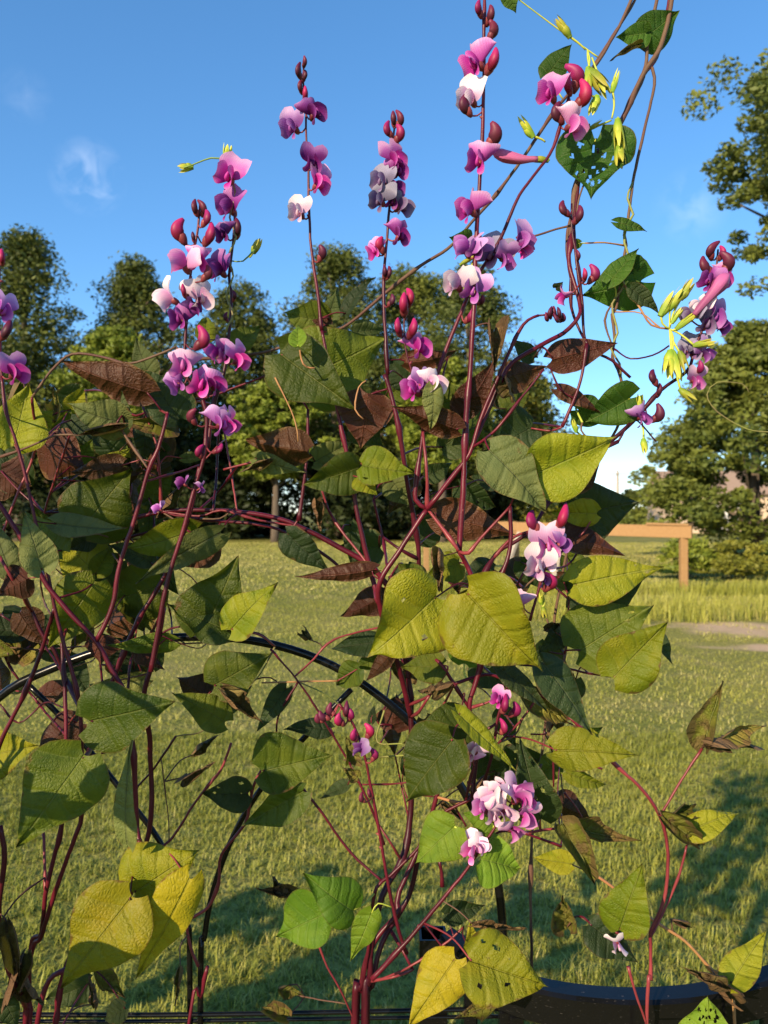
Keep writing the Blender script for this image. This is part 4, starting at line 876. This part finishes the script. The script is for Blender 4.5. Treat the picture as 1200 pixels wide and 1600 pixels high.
S([(780, 1090), (750, 1102), (735, 1098)], 4.5, 'pink', .85); S([(779, 1119), (760, 1140), (746, 1150)], 4, 'red', .84); S([(850, 1085), (810, 1130), (775, 1165)], 4, 'pink', .86)
S([(627, 1464), (632, 1490), (645, 1515)], 5, 'red', .86)
S([(658, 1516), (620, 1525), (584, 1534)], (4, 6), 'pink', .84); S([(725, 1448), (690, 1478), (636, 1512), (600, 1530)], 4, 'pink', .83)
S([(472, 1232), (505, 1272), (544, 1328), (586, 1381)], 4.5, 'red', .87)
S([(422, 1014), (466, 1066), (509, 1132), (553, 1206), (584, 1272), (600, 1320)], (3, 5), 'red', .88)
S([(597, 981), (522, 1000), (490, 1030), (468, 1062)], 3.5, 'pink', .9); S([(409, 1067), (466, 1066), (527, 1064)], 3, 'tan', .89); S([(466, 1066), (435, 1119), (433, 1171)], 3.5, 'red', .89)
S([(466, 1066), (510, 1085), (540, 1110)], 2.5, 'olive', .9); S([(494, 1464), (512, 1510), (531, 1543), (552, 1575)], 3.5, 'pink', .85); S([(570, 1225), (610, 1225), (640, 1232)], 3, 'pink', .9)
S([(549, 1190), (600, 1182), (640, 1178)], 3, 'olive', .92); S([(600, 1110), (590, 1160), (640, 1165)], 2.5, 'olive', .93); S([(520, 1570), (490, 1560), (465, 1555)], 2.5, 'brown', .86)
S([(686, 1342), (690, 1365), (691, 1385)], 6, 'red', .88); S([(600, 1280), (612, 1320), (618, 1345)], 4, 'pink', .87); S([(700, 1240), (720, 1255), (740, 1250)], 5, 'tan', .88)
S([(814, 1302), (780, 1300), (757, 1320)], 4, 'red', .85); S([(874, 1294), (845, 1297), (814, 1302)], 4.5, 'pink', .85); S([(877, 1322), (850, 1312), (825, 1304), (806, 1300)], 4, 'red', .85)
S([(966, 690, .86), (933, 707, .86), (900, 735, .86), (860, 780, .86), (831, 829, .85)], (7, 6), 'dark')
S([(700, 560), (690, 600), (690, 640), (715, 665)], 3, 'dark', .85)
S([(1025, 690), (990, 655), (966, 672)], 3, 'dark', .87)
S([(893, 1000), (888, 960), (890, 925)], 3.5, 'dark', .86); S([(960, 1057), (920, 1052), (890, 1045), (870, 1050)], 4, 'dark', .85); S([(884, 1030), (888, 990), (870, 960)], 4, 'brown', .86)
for i in range(24):
    x_, y_ = rnd.uniform(600, 900), rnd.uniform(880, 1250); dd = rnd.uniform(.86, 1.0); a_ = rnd.uniform(-.9, .9) + rnd.choice((0, math.pi / 2)); l_ = rnd.uniform(35, 90)
    S([(x_, y_), (x_ + .5 * l_ * math.cos(a_) + rnd.uniform(-9, 9), y_ + .5 * l_ * math.sin(a_) + rnd.uniform(-9, 9)), (x_ + l_ * math.cos(a_), y_ + l_ * math.sin(a_))], rnd.uniform(1.6, 4), rnd.choice(('brown', 'pink', 'red', 'dark')), dd, add=False)
spike(CP, [(475, 93), (474, 125), (478, 160), (478, 210), (482, 263), (483, 317), (487, 383), (497, 457), (503, 517)], (3, 6),
 [(476, 97, 'D', 17), (466, 112, 'D', 22), (476, 118, 'D', 18), (469, 136, 'D', 20), (477, 147, 'B', 22), (492, 169, 'V', 42), (455, 193, 'L', 42), (474, 165, 'D', 14), (490, 248, 'V', 40), (502, 281, 'P', 42), (467, 326, 'W', 38), (503, 396, 'D', 26)], 'red', .88)
spike(CP, [(618, 185), (616, 200), (613, 250), (608, 317), (603, 383), (598, 443), (600, 500), (606, 585)], (3, 7),
 [(615, 186, 'D', 24), (626, 187, 'D', 24), (605, 204, 'B', 24), (625, 210, 'B', 28), (620, 243, 'P', 42), (624, 262, 'V', 36), (597, 278, 'G', 40), (617, 291, 'V', 36), (593, 308, 'G', 40), (614, 310, 'V', 30), (632, 318, 'G', 38), (628, 362, 'V', 40), (583, 387, 'P', 34), (594, 383, 'B', 26), (601, 425, 'D', 20), (608, 427, 'D', 20), (612, 470, 'D', 20)], 'dark', .87)
spike(CP, [(760, -60), (758, -20), (757, 60), (757, 120), (754, 220), (748, 330), (745, 400), (742, 480), (736, 580), (730, 650), (724, 750), (717, 862)], (5, 11),
 [(748, 14, 'B', 24), (766, 24, 'D', 28), (771, 48, 'D', 28), (738, 90, 'P', 54), (770, 96, 'B', 38), (734, 148, 'W', 48), (726, 166, 'D', 32), (772, 212, 'D', 40), (748, 243, 'P', 50), (731, 320, 'P', 50), (726, 383, 'L', 46), (748, 385, 'L', 40), (712, 436, 'W', 50), (742, 448, 'L', 46)], 'red', .83)
spike(CP, [(892, 140), (875, 196), (858, 242), (812, 304), (783, 371), (742, 437), (724, 480), (707, 517), (685, 577), (670, 622), (662, 675)], (4.5, 8),
 [(861, 138, 'P', 48), (903, 120, 'B', 40), (888, 134, 'B', 28), (914, 151, 'B', 40), (870, 178, 'D', 32), (903, 190, 'K', 50), (820, 371, 'L', 46), (822, 385, 'P', 36), (772, 391, 'G', 54), (793, 402, 'L', 40), (752, 470, 'D', 18), (735, 495, 'B', 26)], 'red', .85)
spike(CP, [(640, 455), (632, 499), (634, 544), (644, 581), (662, 622), (672, 640)], (2.5, 4.5),
 [(631, 476, 'B', 36), (641, 466, 'B', 30), (622, 512, 'B', 28), (645, 514, 'B', 32), (658, 536, 'P', 46), (645, 602, 'P', 46), (663, 596, 'L', 34), (682, 594, 'W', 44)], 'red', .82)
spike(CP, [(893, 318), (893, 354), (901, 400), (908, 440)], (3.5, 4), [(880, 328, 'D', 26), (905, 337, 'D', 28), (904, 400, 'D', 16), (930, 430, 'B', 28), (914, 430, 'B', 20), (878, 464, 'P', 26)], 'dark', .87)
spike(CP, [(876, 496), (862, 492), (842, 493)], (3, 4), [(880, 498, 'D', 16), (874, 490, 'D', 18), (866, 488, 'D', 18), (859, 490, 'D', 18), (870, 499, 'D', 16), (854, 497, 'D', 16)], 'dark', .83)
spike(CP, [(1122, 390), (1120, 413), (1117, 450), (1100, 510), (1085, 550), (1073, 580), (1033, 610), (987, 660), (933, 707)], (3.5, 8),
 [(1110, 392, 'D', 28), (1129, 396, 'B', 22), (1102, 416, 'D', 32), (1139, 411, 'D', 34), (1110, 434, 'V', 40), (1136, 430, 'P', 36), (1092, 478, 'W', 34), (1120, 488, 'L', 44), (1075, 490, 'G', 34), (1108, 500, 'G', 42), (1130, 506, 'V', 32), (1086, 540, 'G', 44), (1106, 549, 'L', 34), (1072, 545, 'G', 28), (1090, 592, 'K', 34), (1094, 576, 'B', 22), (1020, 590, 'D', 26), (1004, 648, 'L', 36), (1030, 650, 'D', 30), (1030, 610, 'D', 22)], 'dark', .87)
spike(CP, [(868, 812), (860, 840), (858, 870), (847, 900), (838, 935), (828, 970)], (4, 5.5), [(832, 816, 'B', 36), (879, 811, 'B', 40), (856, 846, 'K', 52), (882, 846, 'L', 32), (842, 880, 'W', 48), (857, 872, 'W', 40), (848, 902, 'L', 28), (862, 911, 'B', 34), (809, 938, 'K', 38)], 'red', .80)
spike(CP, [(798, 1040), (790, 1085), (779, 1119), (773, 1150)], (3.5, 4.5), [(780, 1090, 'P', 30), (789, 1102, 'B', 30), (806, 1111, 'B', 28), (788, 1138, 'B', 24)], 'red', .825)
spike(CP, [(800, 1255), (776, 1289), (732, 1355), (697, 1398), (645, 1460), (581, 1530)], (4, 9), [(765, 1235, 'W', 40), (780, 1228, 'W', 36), (813, 1235, 'K', 50), (822, 1246, 'P', 38), (754, 1258, 'K', 38), (788, 1263, 'W', 48), (773, 1272, 'W', 34), (827, 1276, 'K', 40), (806, 1296, 'K', 40), (738, 1326, 'K', 42), (752, 1318, 'W', 30), (800, 1222, 'B', 18)], 'red', .80)
spike(CP, [(530, 1100), (540, 1112), (553, 1132), (568, 1171), (579, 1224), (592, 1294), (610, 1394), (627, 1464), (636, 1490)], (4, 7), [(505, 1120, 'D', 22), (515, 1112, 'D', 22), (497, 1125, 'D', 18), (530, 1126, 'B', 26), (541, 1110, 'D', 26), (548, 1117, 'B', 24), (578, 1143, 'B', 26), (553, 1150, 'B', 24), (561, 1170, 'L', 28), (586, 1180, 'B', 22), (565, 1248, 'D', 18), (577, 1240, 'D', 16)], 'red', .82)
spike(CP, [(760, 1160), (745, 1185), (735, 1215), (728, 1250)], (3, 5), [(742, 1170, 'W', 36), (736, 1182, 'K', 30)], 'red', .83)
L = CP.leaf
for a in [
 (472, 592, 606, 526, 138, .90, 'g', -8, 6, 20), (436, 552, 556, 640, 106, .84, 'g', 8, 8, 15), (512, 502, 443, 488, 56, .90, 'g'), (512, 508, 462, 494, 34, .89, 'u'), (512, 500, 528, 448, 30, .92, 'p'), (540, 492, 587, 434, 24, .90, 'd', 35), (552, 520, 604, 512, 34, .91, 'p'),
 (465, 541, 466, 507, 28, .80, 'n'), (575, 615, 563, 702, 88, .86, 'u', 0, 8, 10), (716, 672, 612, 634, 46, .82, 'u', 15, 14, -20), (676, 602, 671, 674, 32, .80, 'p', 20), (632, 566, 716, 546, 36, .88, 'u'), (722, 640, 694, 596, 46, .86, 'g'), (718, 648, 772, 562, 48, .85, 'u', -15),
 (770, 520, 771, 578, 34, .83, 'b'), (786, 592, 852, 574, 48, .85, 'u'), (790, 590, 806, 628, 26, .84, 'b'), (832, 668, 760, 706, 88, .88, 'd', 5, 5, 10), (764, 704, 852, 802, 84, .77, 'p', 20, 12, 35), (772, 756, 733, 744, 32, .88, 'd'),
 (836, 742, 962, 682, 108, .78, 'y', -12, 10, 25), (885, 755, 944, 706, 50, .83, 'u'), (862, 562, 966, 536, 54, .86, 'u', 5, 6, 10), (870, 607, 940, 646, 26, .86, 'u', 20),
 (886, 806, 1000, 784, 104, .87, 'd', 5, 6, 10), (932, 802, 858, 800, 46, .84, 'y'), (868, 832, 977, 869, 48, .85, 'u', 10), (896, 914, 1036, 886, 78, .82, 'y', 5, 8, 15, None, 4), (955, 948, 1008, 904, 44, .86, 'd'), (903, 1018, 1022, 945, 118, .84, 'g', 8, 5, 5, None, 2), (958, 1060, 1044, 970, 96, .80, 'y', -10, 8, 10),
 (1022, 990, 1051, 1038, 22, .86, 'd', 30), (848, 1034, 924, 1148, 62, .79, 'd', 20, 10, 20), (780, 1044, 856, 1114, 34, .82, 'd', 25), (877, 988, 840, 1022, 36, .87, 'd'), (850, 982, 882, 974, 20, .87, 'b'), (866, 1172, 997, 1180, 66, .80, 'Y', 15, 14, 15), (878, 1168, 942, 1136, 52, .83, 'y'), (884, 1206, 948, 1226, 26, .84, 'y'),
 (846, 1278, 812, 1152, 70, .83, 'd', 5), (820, 1078, 888, 1130, 44, .88, 'c'), (884, 922, 902, 880, 34, .88, 'd'), (870, 900, 905, 930, 26, .89, 'u'), (850, 1010, 890, 1060, 34, .9, 'd'), (900, 1060, 880, 1110, 40, .9, 'd'),
 (490, 722, 552, 690, 40, .91, 'p'), (560, 730, 474, 757, 66, .85, 'g', 12), (566, 728, 648, 740, 62, .83, 'y', 15, 16), (560, 745, 590, 775, 40, .84, 'y'), (448, 833, 516, 892, 50, .88, 'd'), (492, 786, 500, 830, 28, .9, 'b'), (548, 818, 552, 895, 28, .92, 'd'), (585, 890, 460, 900, 26, .85, 'u', 20, 14, 25), (600, 930, 532, 962, 44, .9, 'u'),
 (660, 905, 622, 880, 34, .86, 'g'), (680, 806, 806, 836, 66, .88, 'u', 5, 5, 15), (655, 845, 690, 800, 50, .95, 'd'), (612, 750, 645, 792, 40, .92, 'p'), (718, 758, 774, 792, 44, .92, 'd'), (682, 932, 575, 1025, 142, .77, 'y', 18, 12, 45, -.01), (728, 925, 848, 1047, 142, .75, 'Y', -18, 16, 30, -.01), (717, 880, 664, 902, 54, .83, 'y'), (690, 868, 692, 920, 30, .81, 'b'), (740, 925, 697, 945, 34, .80, 'c'),
 (726, 1036, 735, 984, 50, .86, 'n'), (692, 1040, 628, 1042, 48, .85, 'g'), (706, 1070, 656, 1082, 32, .82, 'b'), (740, 1040, 800, 1075, 56, .94, 'd'), (668, 1030, 610, 990, 36, .9, 'd'), (732, 1132, 630, 1160, 76, .84, 'g', 10), (708, 1154, 635, 1254, 112, .80, 'g', -10, 12, 30), (715, 1113, 806, 1204, 34, .78, 'y', 30, 10, 10),
 (712, 1290, 649, 1349, 82, .80, 'n', 0, 8, 15), (772, 1290, 722, 1270, 42, .81, 'n'), (750, 1342, 813, 1358, 86, .79, 'n', 5, 8, 15), (552, 1424, 474, 1364, 68, .82, 'n', 5), (508, 1428, 432, 1464, 80, .83, 'n', -5), (582, 1424, 547, 1502, 42, .81, 'n', 20),
 (712, 1498, 638, 1606, 80, .76, 'Y', 0, 8, 15), (733, 1500, 856, 1542, 110, .75, 'Y', 0, 8, 25, None, 5), (738, 1492, 734, 1438, 30, .79, 'Y'), (738, 1446, 822, 1450, 22, .78, 'b'), (776, 1568, 714, 1590, 36, .8, 'c'), (694, 1428, 758, 1414, 36, .84, 'd'),
 (562, 1043, 526, 1070, 40, .89, 'g'), (516, 1140, 442, 1140, 34, .91, 'd'), (592, 1003, 516, 1014, 40, .9, 'd'), (600, 1022, 550, 1048, 34, .92, 'g'), (612, 1020, 572, 1064, 26, .86, 'u'), (545, 1225, 500, 1248, 22, .88, 'd'),
 (470, 1400, 400, 1388, 28, .87, 'b'), (440, 1395, 425, 1370, 26, .88, 'b'), (435, 1545, 476, 1556, 22, .85, 'c'), (448, 1590, 416, 1578, 28, .84, 'c'), (560, 1215, 536, 1200, 26, .86, 'c'), (545, 1190, 540, 1150, 26, .86, 'c'), (580, 1130, 585, 1100, 14, .93, 'd'), (640, 600, 610, 560, 44, .93, 'd'), (560, 660, 600, 700, 50, .95, 'd'), (690, 700, 730, 660, 46, .95, 'd'),
 (600, 620, 660, 590, 44, .95, 'g'), (790, 640, 830, 600, 40, .93, 'g'), (485, 1000, 470, 985, 24, .9, 'b'), (835, 560, 800, 530, 30, .93, 'd'), (805, 480, 790, 450, 2, .93, 'd') , (800, 1010, 830, 1040, 40, .92, 'd'), (700, 1000, 720, 960, 50, .93, 'd'), (775, 1205, 755, 1170, 34, .92, 'd'), (745, 640, 700, 690, 60, .95, 'g'),
]:
    if a[4] > 5: L(*a)
q = random.Random(21)
for k in range(34):     # leaves deeper in the plant, mostly in dark shade colours
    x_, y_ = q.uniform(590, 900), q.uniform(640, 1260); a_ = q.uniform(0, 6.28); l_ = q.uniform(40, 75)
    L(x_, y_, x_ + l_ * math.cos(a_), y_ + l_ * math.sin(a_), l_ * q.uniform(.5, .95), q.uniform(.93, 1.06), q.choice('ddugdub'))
q = random.Random(8)
for k in range(26): free_leaf(CP, (q.uniform(-.15, .18), .88 + q.uniform(-.08, .15), q.uniform(.15, .85)), q.uniform(.06, .1), q.choice('ggydYu'), 1400 + k)

# ---------------------------------------------------------------- right bean plant
b = P(1011, 1600, .82)
RP = Plant('hyacinth_bean_plant', 'thin pink-stemmed bean plant with curled withering leaves in front of the curved black rail', 'bean plant', (b[0], .84, 0))
S = RP.stem
S([(890, 1120), (930, 1160), (964, 1197), (997, 1225), (1026, 1262), (1041, 1300), (1046, 1345), (1041, 1394), (1029, 1431), (1017, 1457), (1018, 1476), (1017, 1525), (1011, 1600)], (6, 8), 'pink', .81, ground=True)
S([(1097, 1169), (1069, 1210), (1031, 1262)], (3.5, 5), 'pink', .81); S([(1072, 1322), (1057, 1375), (1035, 1427), (1020, 1474)], 4, 'pink', .82)
S([(926, 1364), (956, 1384), (1012, 1431), (1069, 1469), (1110, 1514), (1140, 1544), (1146, 1570), (1150, 1640)], (5, 6), 'tan', .83)
S([(981, 1510), (994, 1555), (1011, 1605)], 4.5, 'pink', .8); S([(960, 1450), (930, 1445), (905, 1432)], 3, 'brown', .82); S([(1185, 1525), (1150, 1528), (1110, 1526)], 3.5, 'tan', .82); S([(1200, 1524), (1185, 1525)], 4, 'tan', .82)
L = RP.leaf
for a in [
 (1100, 1166, 1130, 1064, 40, .82, 'c', 15, 14, 20), (1098, 1160, 1190, 1172, 26, .80, 'b'), (1130, 1156, 1197, 1134, 28, .81, 'c'), (1034, 1274, 1092, 1320, 38, .80, 'c'), (1048, 1280, 1088, 1256, 30, .82, 'c'), (1072, 1300, 1155, 1271, 44, .81, 'y', 10),
 (893, 1290, 1002, 1313, 36, .80, 'c', 10), (878, 1290, 926, 1378, 44, .79, 'c', 10), (893, 1350, 832, 1340, 36, .81, 'y'), (968, 1454, 1004, 1348, 78, .78, 'y', 0, 8, 20), (886, 1450, 880, 1402, 46, .82, 'c'), (922, 1444, 996, 1504, 60, .80, 'd', 5), (1140, 1538, 1198, 1454, 54, .80, 'y'),
 (1130, 1545, 1070, 1512, 34, .79, 'b'), (1142, 1562, 1112, 1520, 34, .80, 'b'), (1105, 1640, 1106, 1556, 96, .77, 'n', 0, 4, 10, None, 34), (1052, 1440, 1082, 1450, 20, .83, 'b'),
]: L(*a)
q = random.Random(9)
spike(RP, [(962, 1448), (965, 1455), (966, 1462)], (3, 3), [(967, 1478, 'W', 34)], 'dark', .79)
for k in range(10): free_leaf(RP, (q.uniform(.2, .42), .84 + q.uniform(-.06, .1), q.uniform(.2, .8)), q.uniform(.05, .08), q.choice('gycY'), 1500 + k)

# ---------------------------------------------------------------- morning glory vine
MG = Plant('morning_glory_vine', 'morning glory vine with heart-shaped holed leaves and lime-yellow seed pods twining up brown strands', 'vine', (P(978, 1600, .9)[0], .95, 0))
S = MG.stem
S([(1010, -330), (1048, -300), (1066, -220), (1062, -120), (1050, 0), (1033, 71), (1008, 112), (983, 167), (954, 221), (917, 258), (902, 290), (894, 354), (890, 410), (900, 460)], (9, 8), 'brown', .90)
S([(1080, -260), (1055, -230), (1040, -140), (1025, 0), (1012, 50), (1010, 92), (1000, 130), (975, 180), (950, 228), (912, 262), (897, 320), (886, 380), (893, 430)], (6, 7), 'brown', .905)
S([(1064, -220), (1058, -110), (1040, 40), (1022, 96), (1003, 122), (970, 190), (940, 235), (909, 275)], (5, 6), 'red', .91)
S([(1056, -170), (1020, -90), (983, 8), (954, 62), (927, 104), (875, 162), (821, 242), (771, 308), (740, 343), (702, 387), (660, 413), (603, 457), (537, 510), (477, 527), (430, 545), (393, 553), (300, 560), (275, 542)], (6, 5), 'brown', .89)
S([(1040, -130), (1012, -50), (990, 5), (962, 50), (935, 90), (920, 112)], 5, 'brown', .895)
S([(1019, 105), (1023, 133), (1008, 200), (992, 271), (988, 300), (983, 342), (977, 367), (980, 383), (973, 417), (965, 480), (958, 490), (962, 530), (958, 557), (972, 590), (975, 640), (960, 680), (930, 720, .92), (900, 800, .95), (870, 950, .97), (850, 1150, 1.0), (830, 1400, 1.0)], (5, 6), 'brown', .90, ground=True)
S([(990, 290), (981, 310), (990, 335), (978, 352), (975, 380), (982, 400), (968, 425), (975, 445), (956, 475), (960, 500), (965, 520), (955, 545), (968, 568), (962, 590)], (4, 4), 'olive', .895)
S([(940, 262), (905, 310), (898, 348), (870, 358), (832, 370), (806, 371)], 3.5, 'brown', .885)
S([(977, 376), (945, 379), (915, 380)], 3, 'tan', .885); S([(948, 460), (945, 500), (938, 545)], 3, 'brown', .9)
S([(985, 455), (1000, 480), (1018, 508), (1045, 514)], 3.5, 'tan', .87); S([(965, 492), (1000, 490), (1045, 500)], 2.5, 'tan', .88)
S([(1045, 540), (1020, 555), (985, 560), (940, 548)], 3, 'dark', .87)
S([(910, 660), (908, 672), (920, 685), (935, 690)], 3.5, 'brown', .86); S([(860, 575), (870, 600), (880, 612)], 2.5, 'dark', .85)
S([(1210, 676), (1167, 670), (1120, 643), (1105, 617), (1120, 598), (1160, 600), (1170, 613)], (2.4, 1.4), 'olive', .86, name='tendril', knots=False, snap=False)
S([(353, 250), (330, 247), (300, 258), (287, 262)], (3, 2), 'grn', .84); S([(362, 408), (380, 408), (398, 390)], 2.5, 'grn', .84)
S([(358, 250), (367, 300), (359, 340), (368, 370), (357, 400), (365, 430), (354, 460), (364, 490), (352, 520), (358, 545)], 3.5, 'olive', .835, knots=False)
S([(467, 540), (470, 560), (478, 573), (492, 575)], 3, 'tan', .81); S([(568, 655), (555, 640), (560, 605), (572, 595)], 2.5, 'tan', .82); S([(430, 590), (450, 630), (462, 660), (466, 690)], 2.5, 'tan', .83)
# seed pods and sepals
def pod_mesh(var):
    parts = []; tt = np.linspace(0, 1, 9)
    parts.append(tubepart(np.stack([.03 * np.sin(tt * 3), 0 * tt, tt * .62], 1), .05 + .13 * np.sin(np.pi * (tt * .8 + .1)) ** 1.2, 8, 0))
    for k in range(5):
        a = k * 1.257 + var; dirv = A3(math.cos(a), math.sin(a), 0)
        def cf_(t, dirv=dirv): return dirv * (.10 + .08 * math.sin(t * 2.6) + (.05 if var else -.03) * t * t) + A3(0, 0, t * (1.0 if k % 2 else .9)), np.cross(dirv, A3(0, 0, 1)), dirv
        v, f, al, ed, uv = petal(cf_, lambda t: .012 + .13 * (1 - t) ** .7 * (.5 + t), 6, 4, 0, -.2); parts.append((v, f, al, ed, uv, 0))
    V, Fc, m, al, ed, uv = combine(parts); return mesh_from('seed_pod', V, Fc, [M['pod']], attrs={'along': al, 'edge': ed}, uv=uv)
PODS = [pod_mesh(0), pod_mesh(1)]
def pod(x_, y_, d, length, ang, sx, sy, wide=1.0, mat=None):   # centre, px length, angle of tip, stalk start
    S_ = length / F * d; dirv = A3(math.cos(math.radians(ang)), -.15, math.sin(math.radians(ang))); dirv /= np.linalg.norm(dirv)
    base = P(x_, y_, d) - dirv * S_ * .5; R = orient(dirv, (0, -1, .2), rnd.uniform(0, 6)); Sc = Matrix.Diagonal((S_ * wide * 1.25, S_ * wide * 1.25, S_, 1))
    o = place('seed_pod', PODS[rnd.randrange(2)], R.to_4x4() @ Sc, base, MG.root)
    s0 = P(sx, sy, d + .005); md = (s0 + base) / 2 + A3(rnd.uniform(-.003, .003), 0, rnd.uniform(-.002, .004)); c = catmull([s0, md, base + dirv * S_ * .08], .004)
    mb = MB(); mb.tube(c, np.linspace(1.7, 2.4, len(c)) / F * d * .8, 6); mb.build('pod_stalk', M['lime'], MG.root)
HUB = (1046, 514)
for (x_, y_, l_, a_, w_) in [(1042, 475, 42, 62, .8), (1057, 467, 40, 55, .8), (1073, 452, 36, 60, .8), (1058, 492, 30, 60, .6), (1046, 568, 44, -100, .9), (1055, 572, 48, -80, .9), (1067, 565, 34, -75, .8), (1100, 537, 34, 10, .7), (1075, 500, 46, 38, .55), (1074, 617, 32, -40, .8)]: pod(x_, y_, .85, l_, a_, *HUB, w_)
for (x_, y_, l_, a_, sx, sy, w_) in [(493, 575, 50, 83, 480, 575, .55), (491, 592, 22, -80, 485, 577, .9), (934, 126, 44, -55, 918, 80, 1.0), (943, 136, 34, -70, 925, 90, .9), (918, 128, 50, -95, 918, 78, .6), (962, 126, 36, 75, 956, 185, .6), (967, 212, 56, -88, 968, 190, .6), (968, 245, 34, -85, 968, 200, 1.0), (879, 42, 40, 130, 915, 78, .7), (822, 198, 40, 128, 852, 222, .7), (932, 195, 24, 30, 955, 188, .7), (1000, 628, 26, 95, 995, 650, .8), (897, 664, 24, 110, 908, 680, .8), (1007, 698, 26, -85, 1003, 660, .9), (928, 165, 34, -110, 920, 150, 1.0), (730, 455, 24, -75, 742, 400, 1.0), (733, 405, 34, 30, 748, 398, .5), (838, 249, 40, 178, 856, 245, .55), (290, 262, 24, 190, 300, 258, 1.1), (355, 238, 26, 80, 353, 250, 1.1), (401, 384, 26, 60, 390, 402, 1.1), (850, 958, 20, -80, 848, 930, 1.0), (845, 935, 20, 100, 848, 930, .9)]: pod(x_, y_, .87, l_, a_, sx, sy, w_)
# closed trumpet flowers
def trumpet(pts, r0, r1, d):
    c = catmull([P(x_, y_, d) for x_, y_ in pts], .004); n = len(c); t = np.linspace(0, 1, n); rad = (r0 + (r1 - r0) * t ** 1.3) * (1 - .93 * np.clip((t - .72) / .28, 0, 1) ** 2) / F * d
    mb = MB(); mb.tube(c, rad, 12); V = np.array(mb.V)
    for i in range(n):      # five twisted pleats
        for k in range(12):
            j = i * 12 + k; V[j] = c[i] + (V[j] - c[i]) * (1 + .22 * math.sin(5 * (k / 12 * 6.283) + t[i] * 5))
    al = np.repeat(t, 12); mk('flower', V, mb.F, M['trump'], MG.root, attrs={'along': al, 'edge': al * .7}, uv=[(a, i % 12 / 12) for i, a in enumerate(al)])
trumpet([(1085, 492), (1098, 476), (1112, 460), (1126, 442), (1140, 428)], 4, 14, .845)
trumpet([(840, 249), (815, 249), (795, 245), (768, 237)], 4, 12, .845)
L = MG.leaf
for a in [
 (1050, -120, 1110, -90, 70, .9, 'm'), (1055, -200, 1000, -170, 70, .9, 'm'), (1020, -320, 985, -280, 60, .9, 'm'), (1075, -255, 1120, -230, 50, .9, 'm'),
 (985, 622, 912, 660, 60, .87, 'm', 10), (972, 640, 1000, 655, 34, .88, 'd'), (905, 640, 960, 650, 50, .89, 'm'), (1002, 440, 908, 462, 86, .90, 'm', 5, 5, 10), (955, 438, 998, 389, 34, .88, 'm', 20), (985, 450, 1030, 490, 24, .87, 'd', 25), (930, 218, 924, 310, 122, .89, 'm', 0, 5, 8, None, 26),
 (1008, 52, 962, 58, 34, .9, 'm'), (1008, 58, 1058, 18, 60, .905, 'm'), (856, 116, 894, 68, 42, .88, 'm', 15), (794, -14, 806, 21, 30, .88, 'm'), (732, 376, 701, 370, 36, .86, 'm'), (966, 348, 1011, 362, 18, .88, 'm', 25), (1000, 70, 952, 96, 16, .9, 'b'), (905, 380, 888, 385, 16, .88, 'm'),
 (990, 420, 975, 400, 34, .89, 'm', -20), (868, 450, 880, 440, 16, .88, 'd'),
]: L(*a)
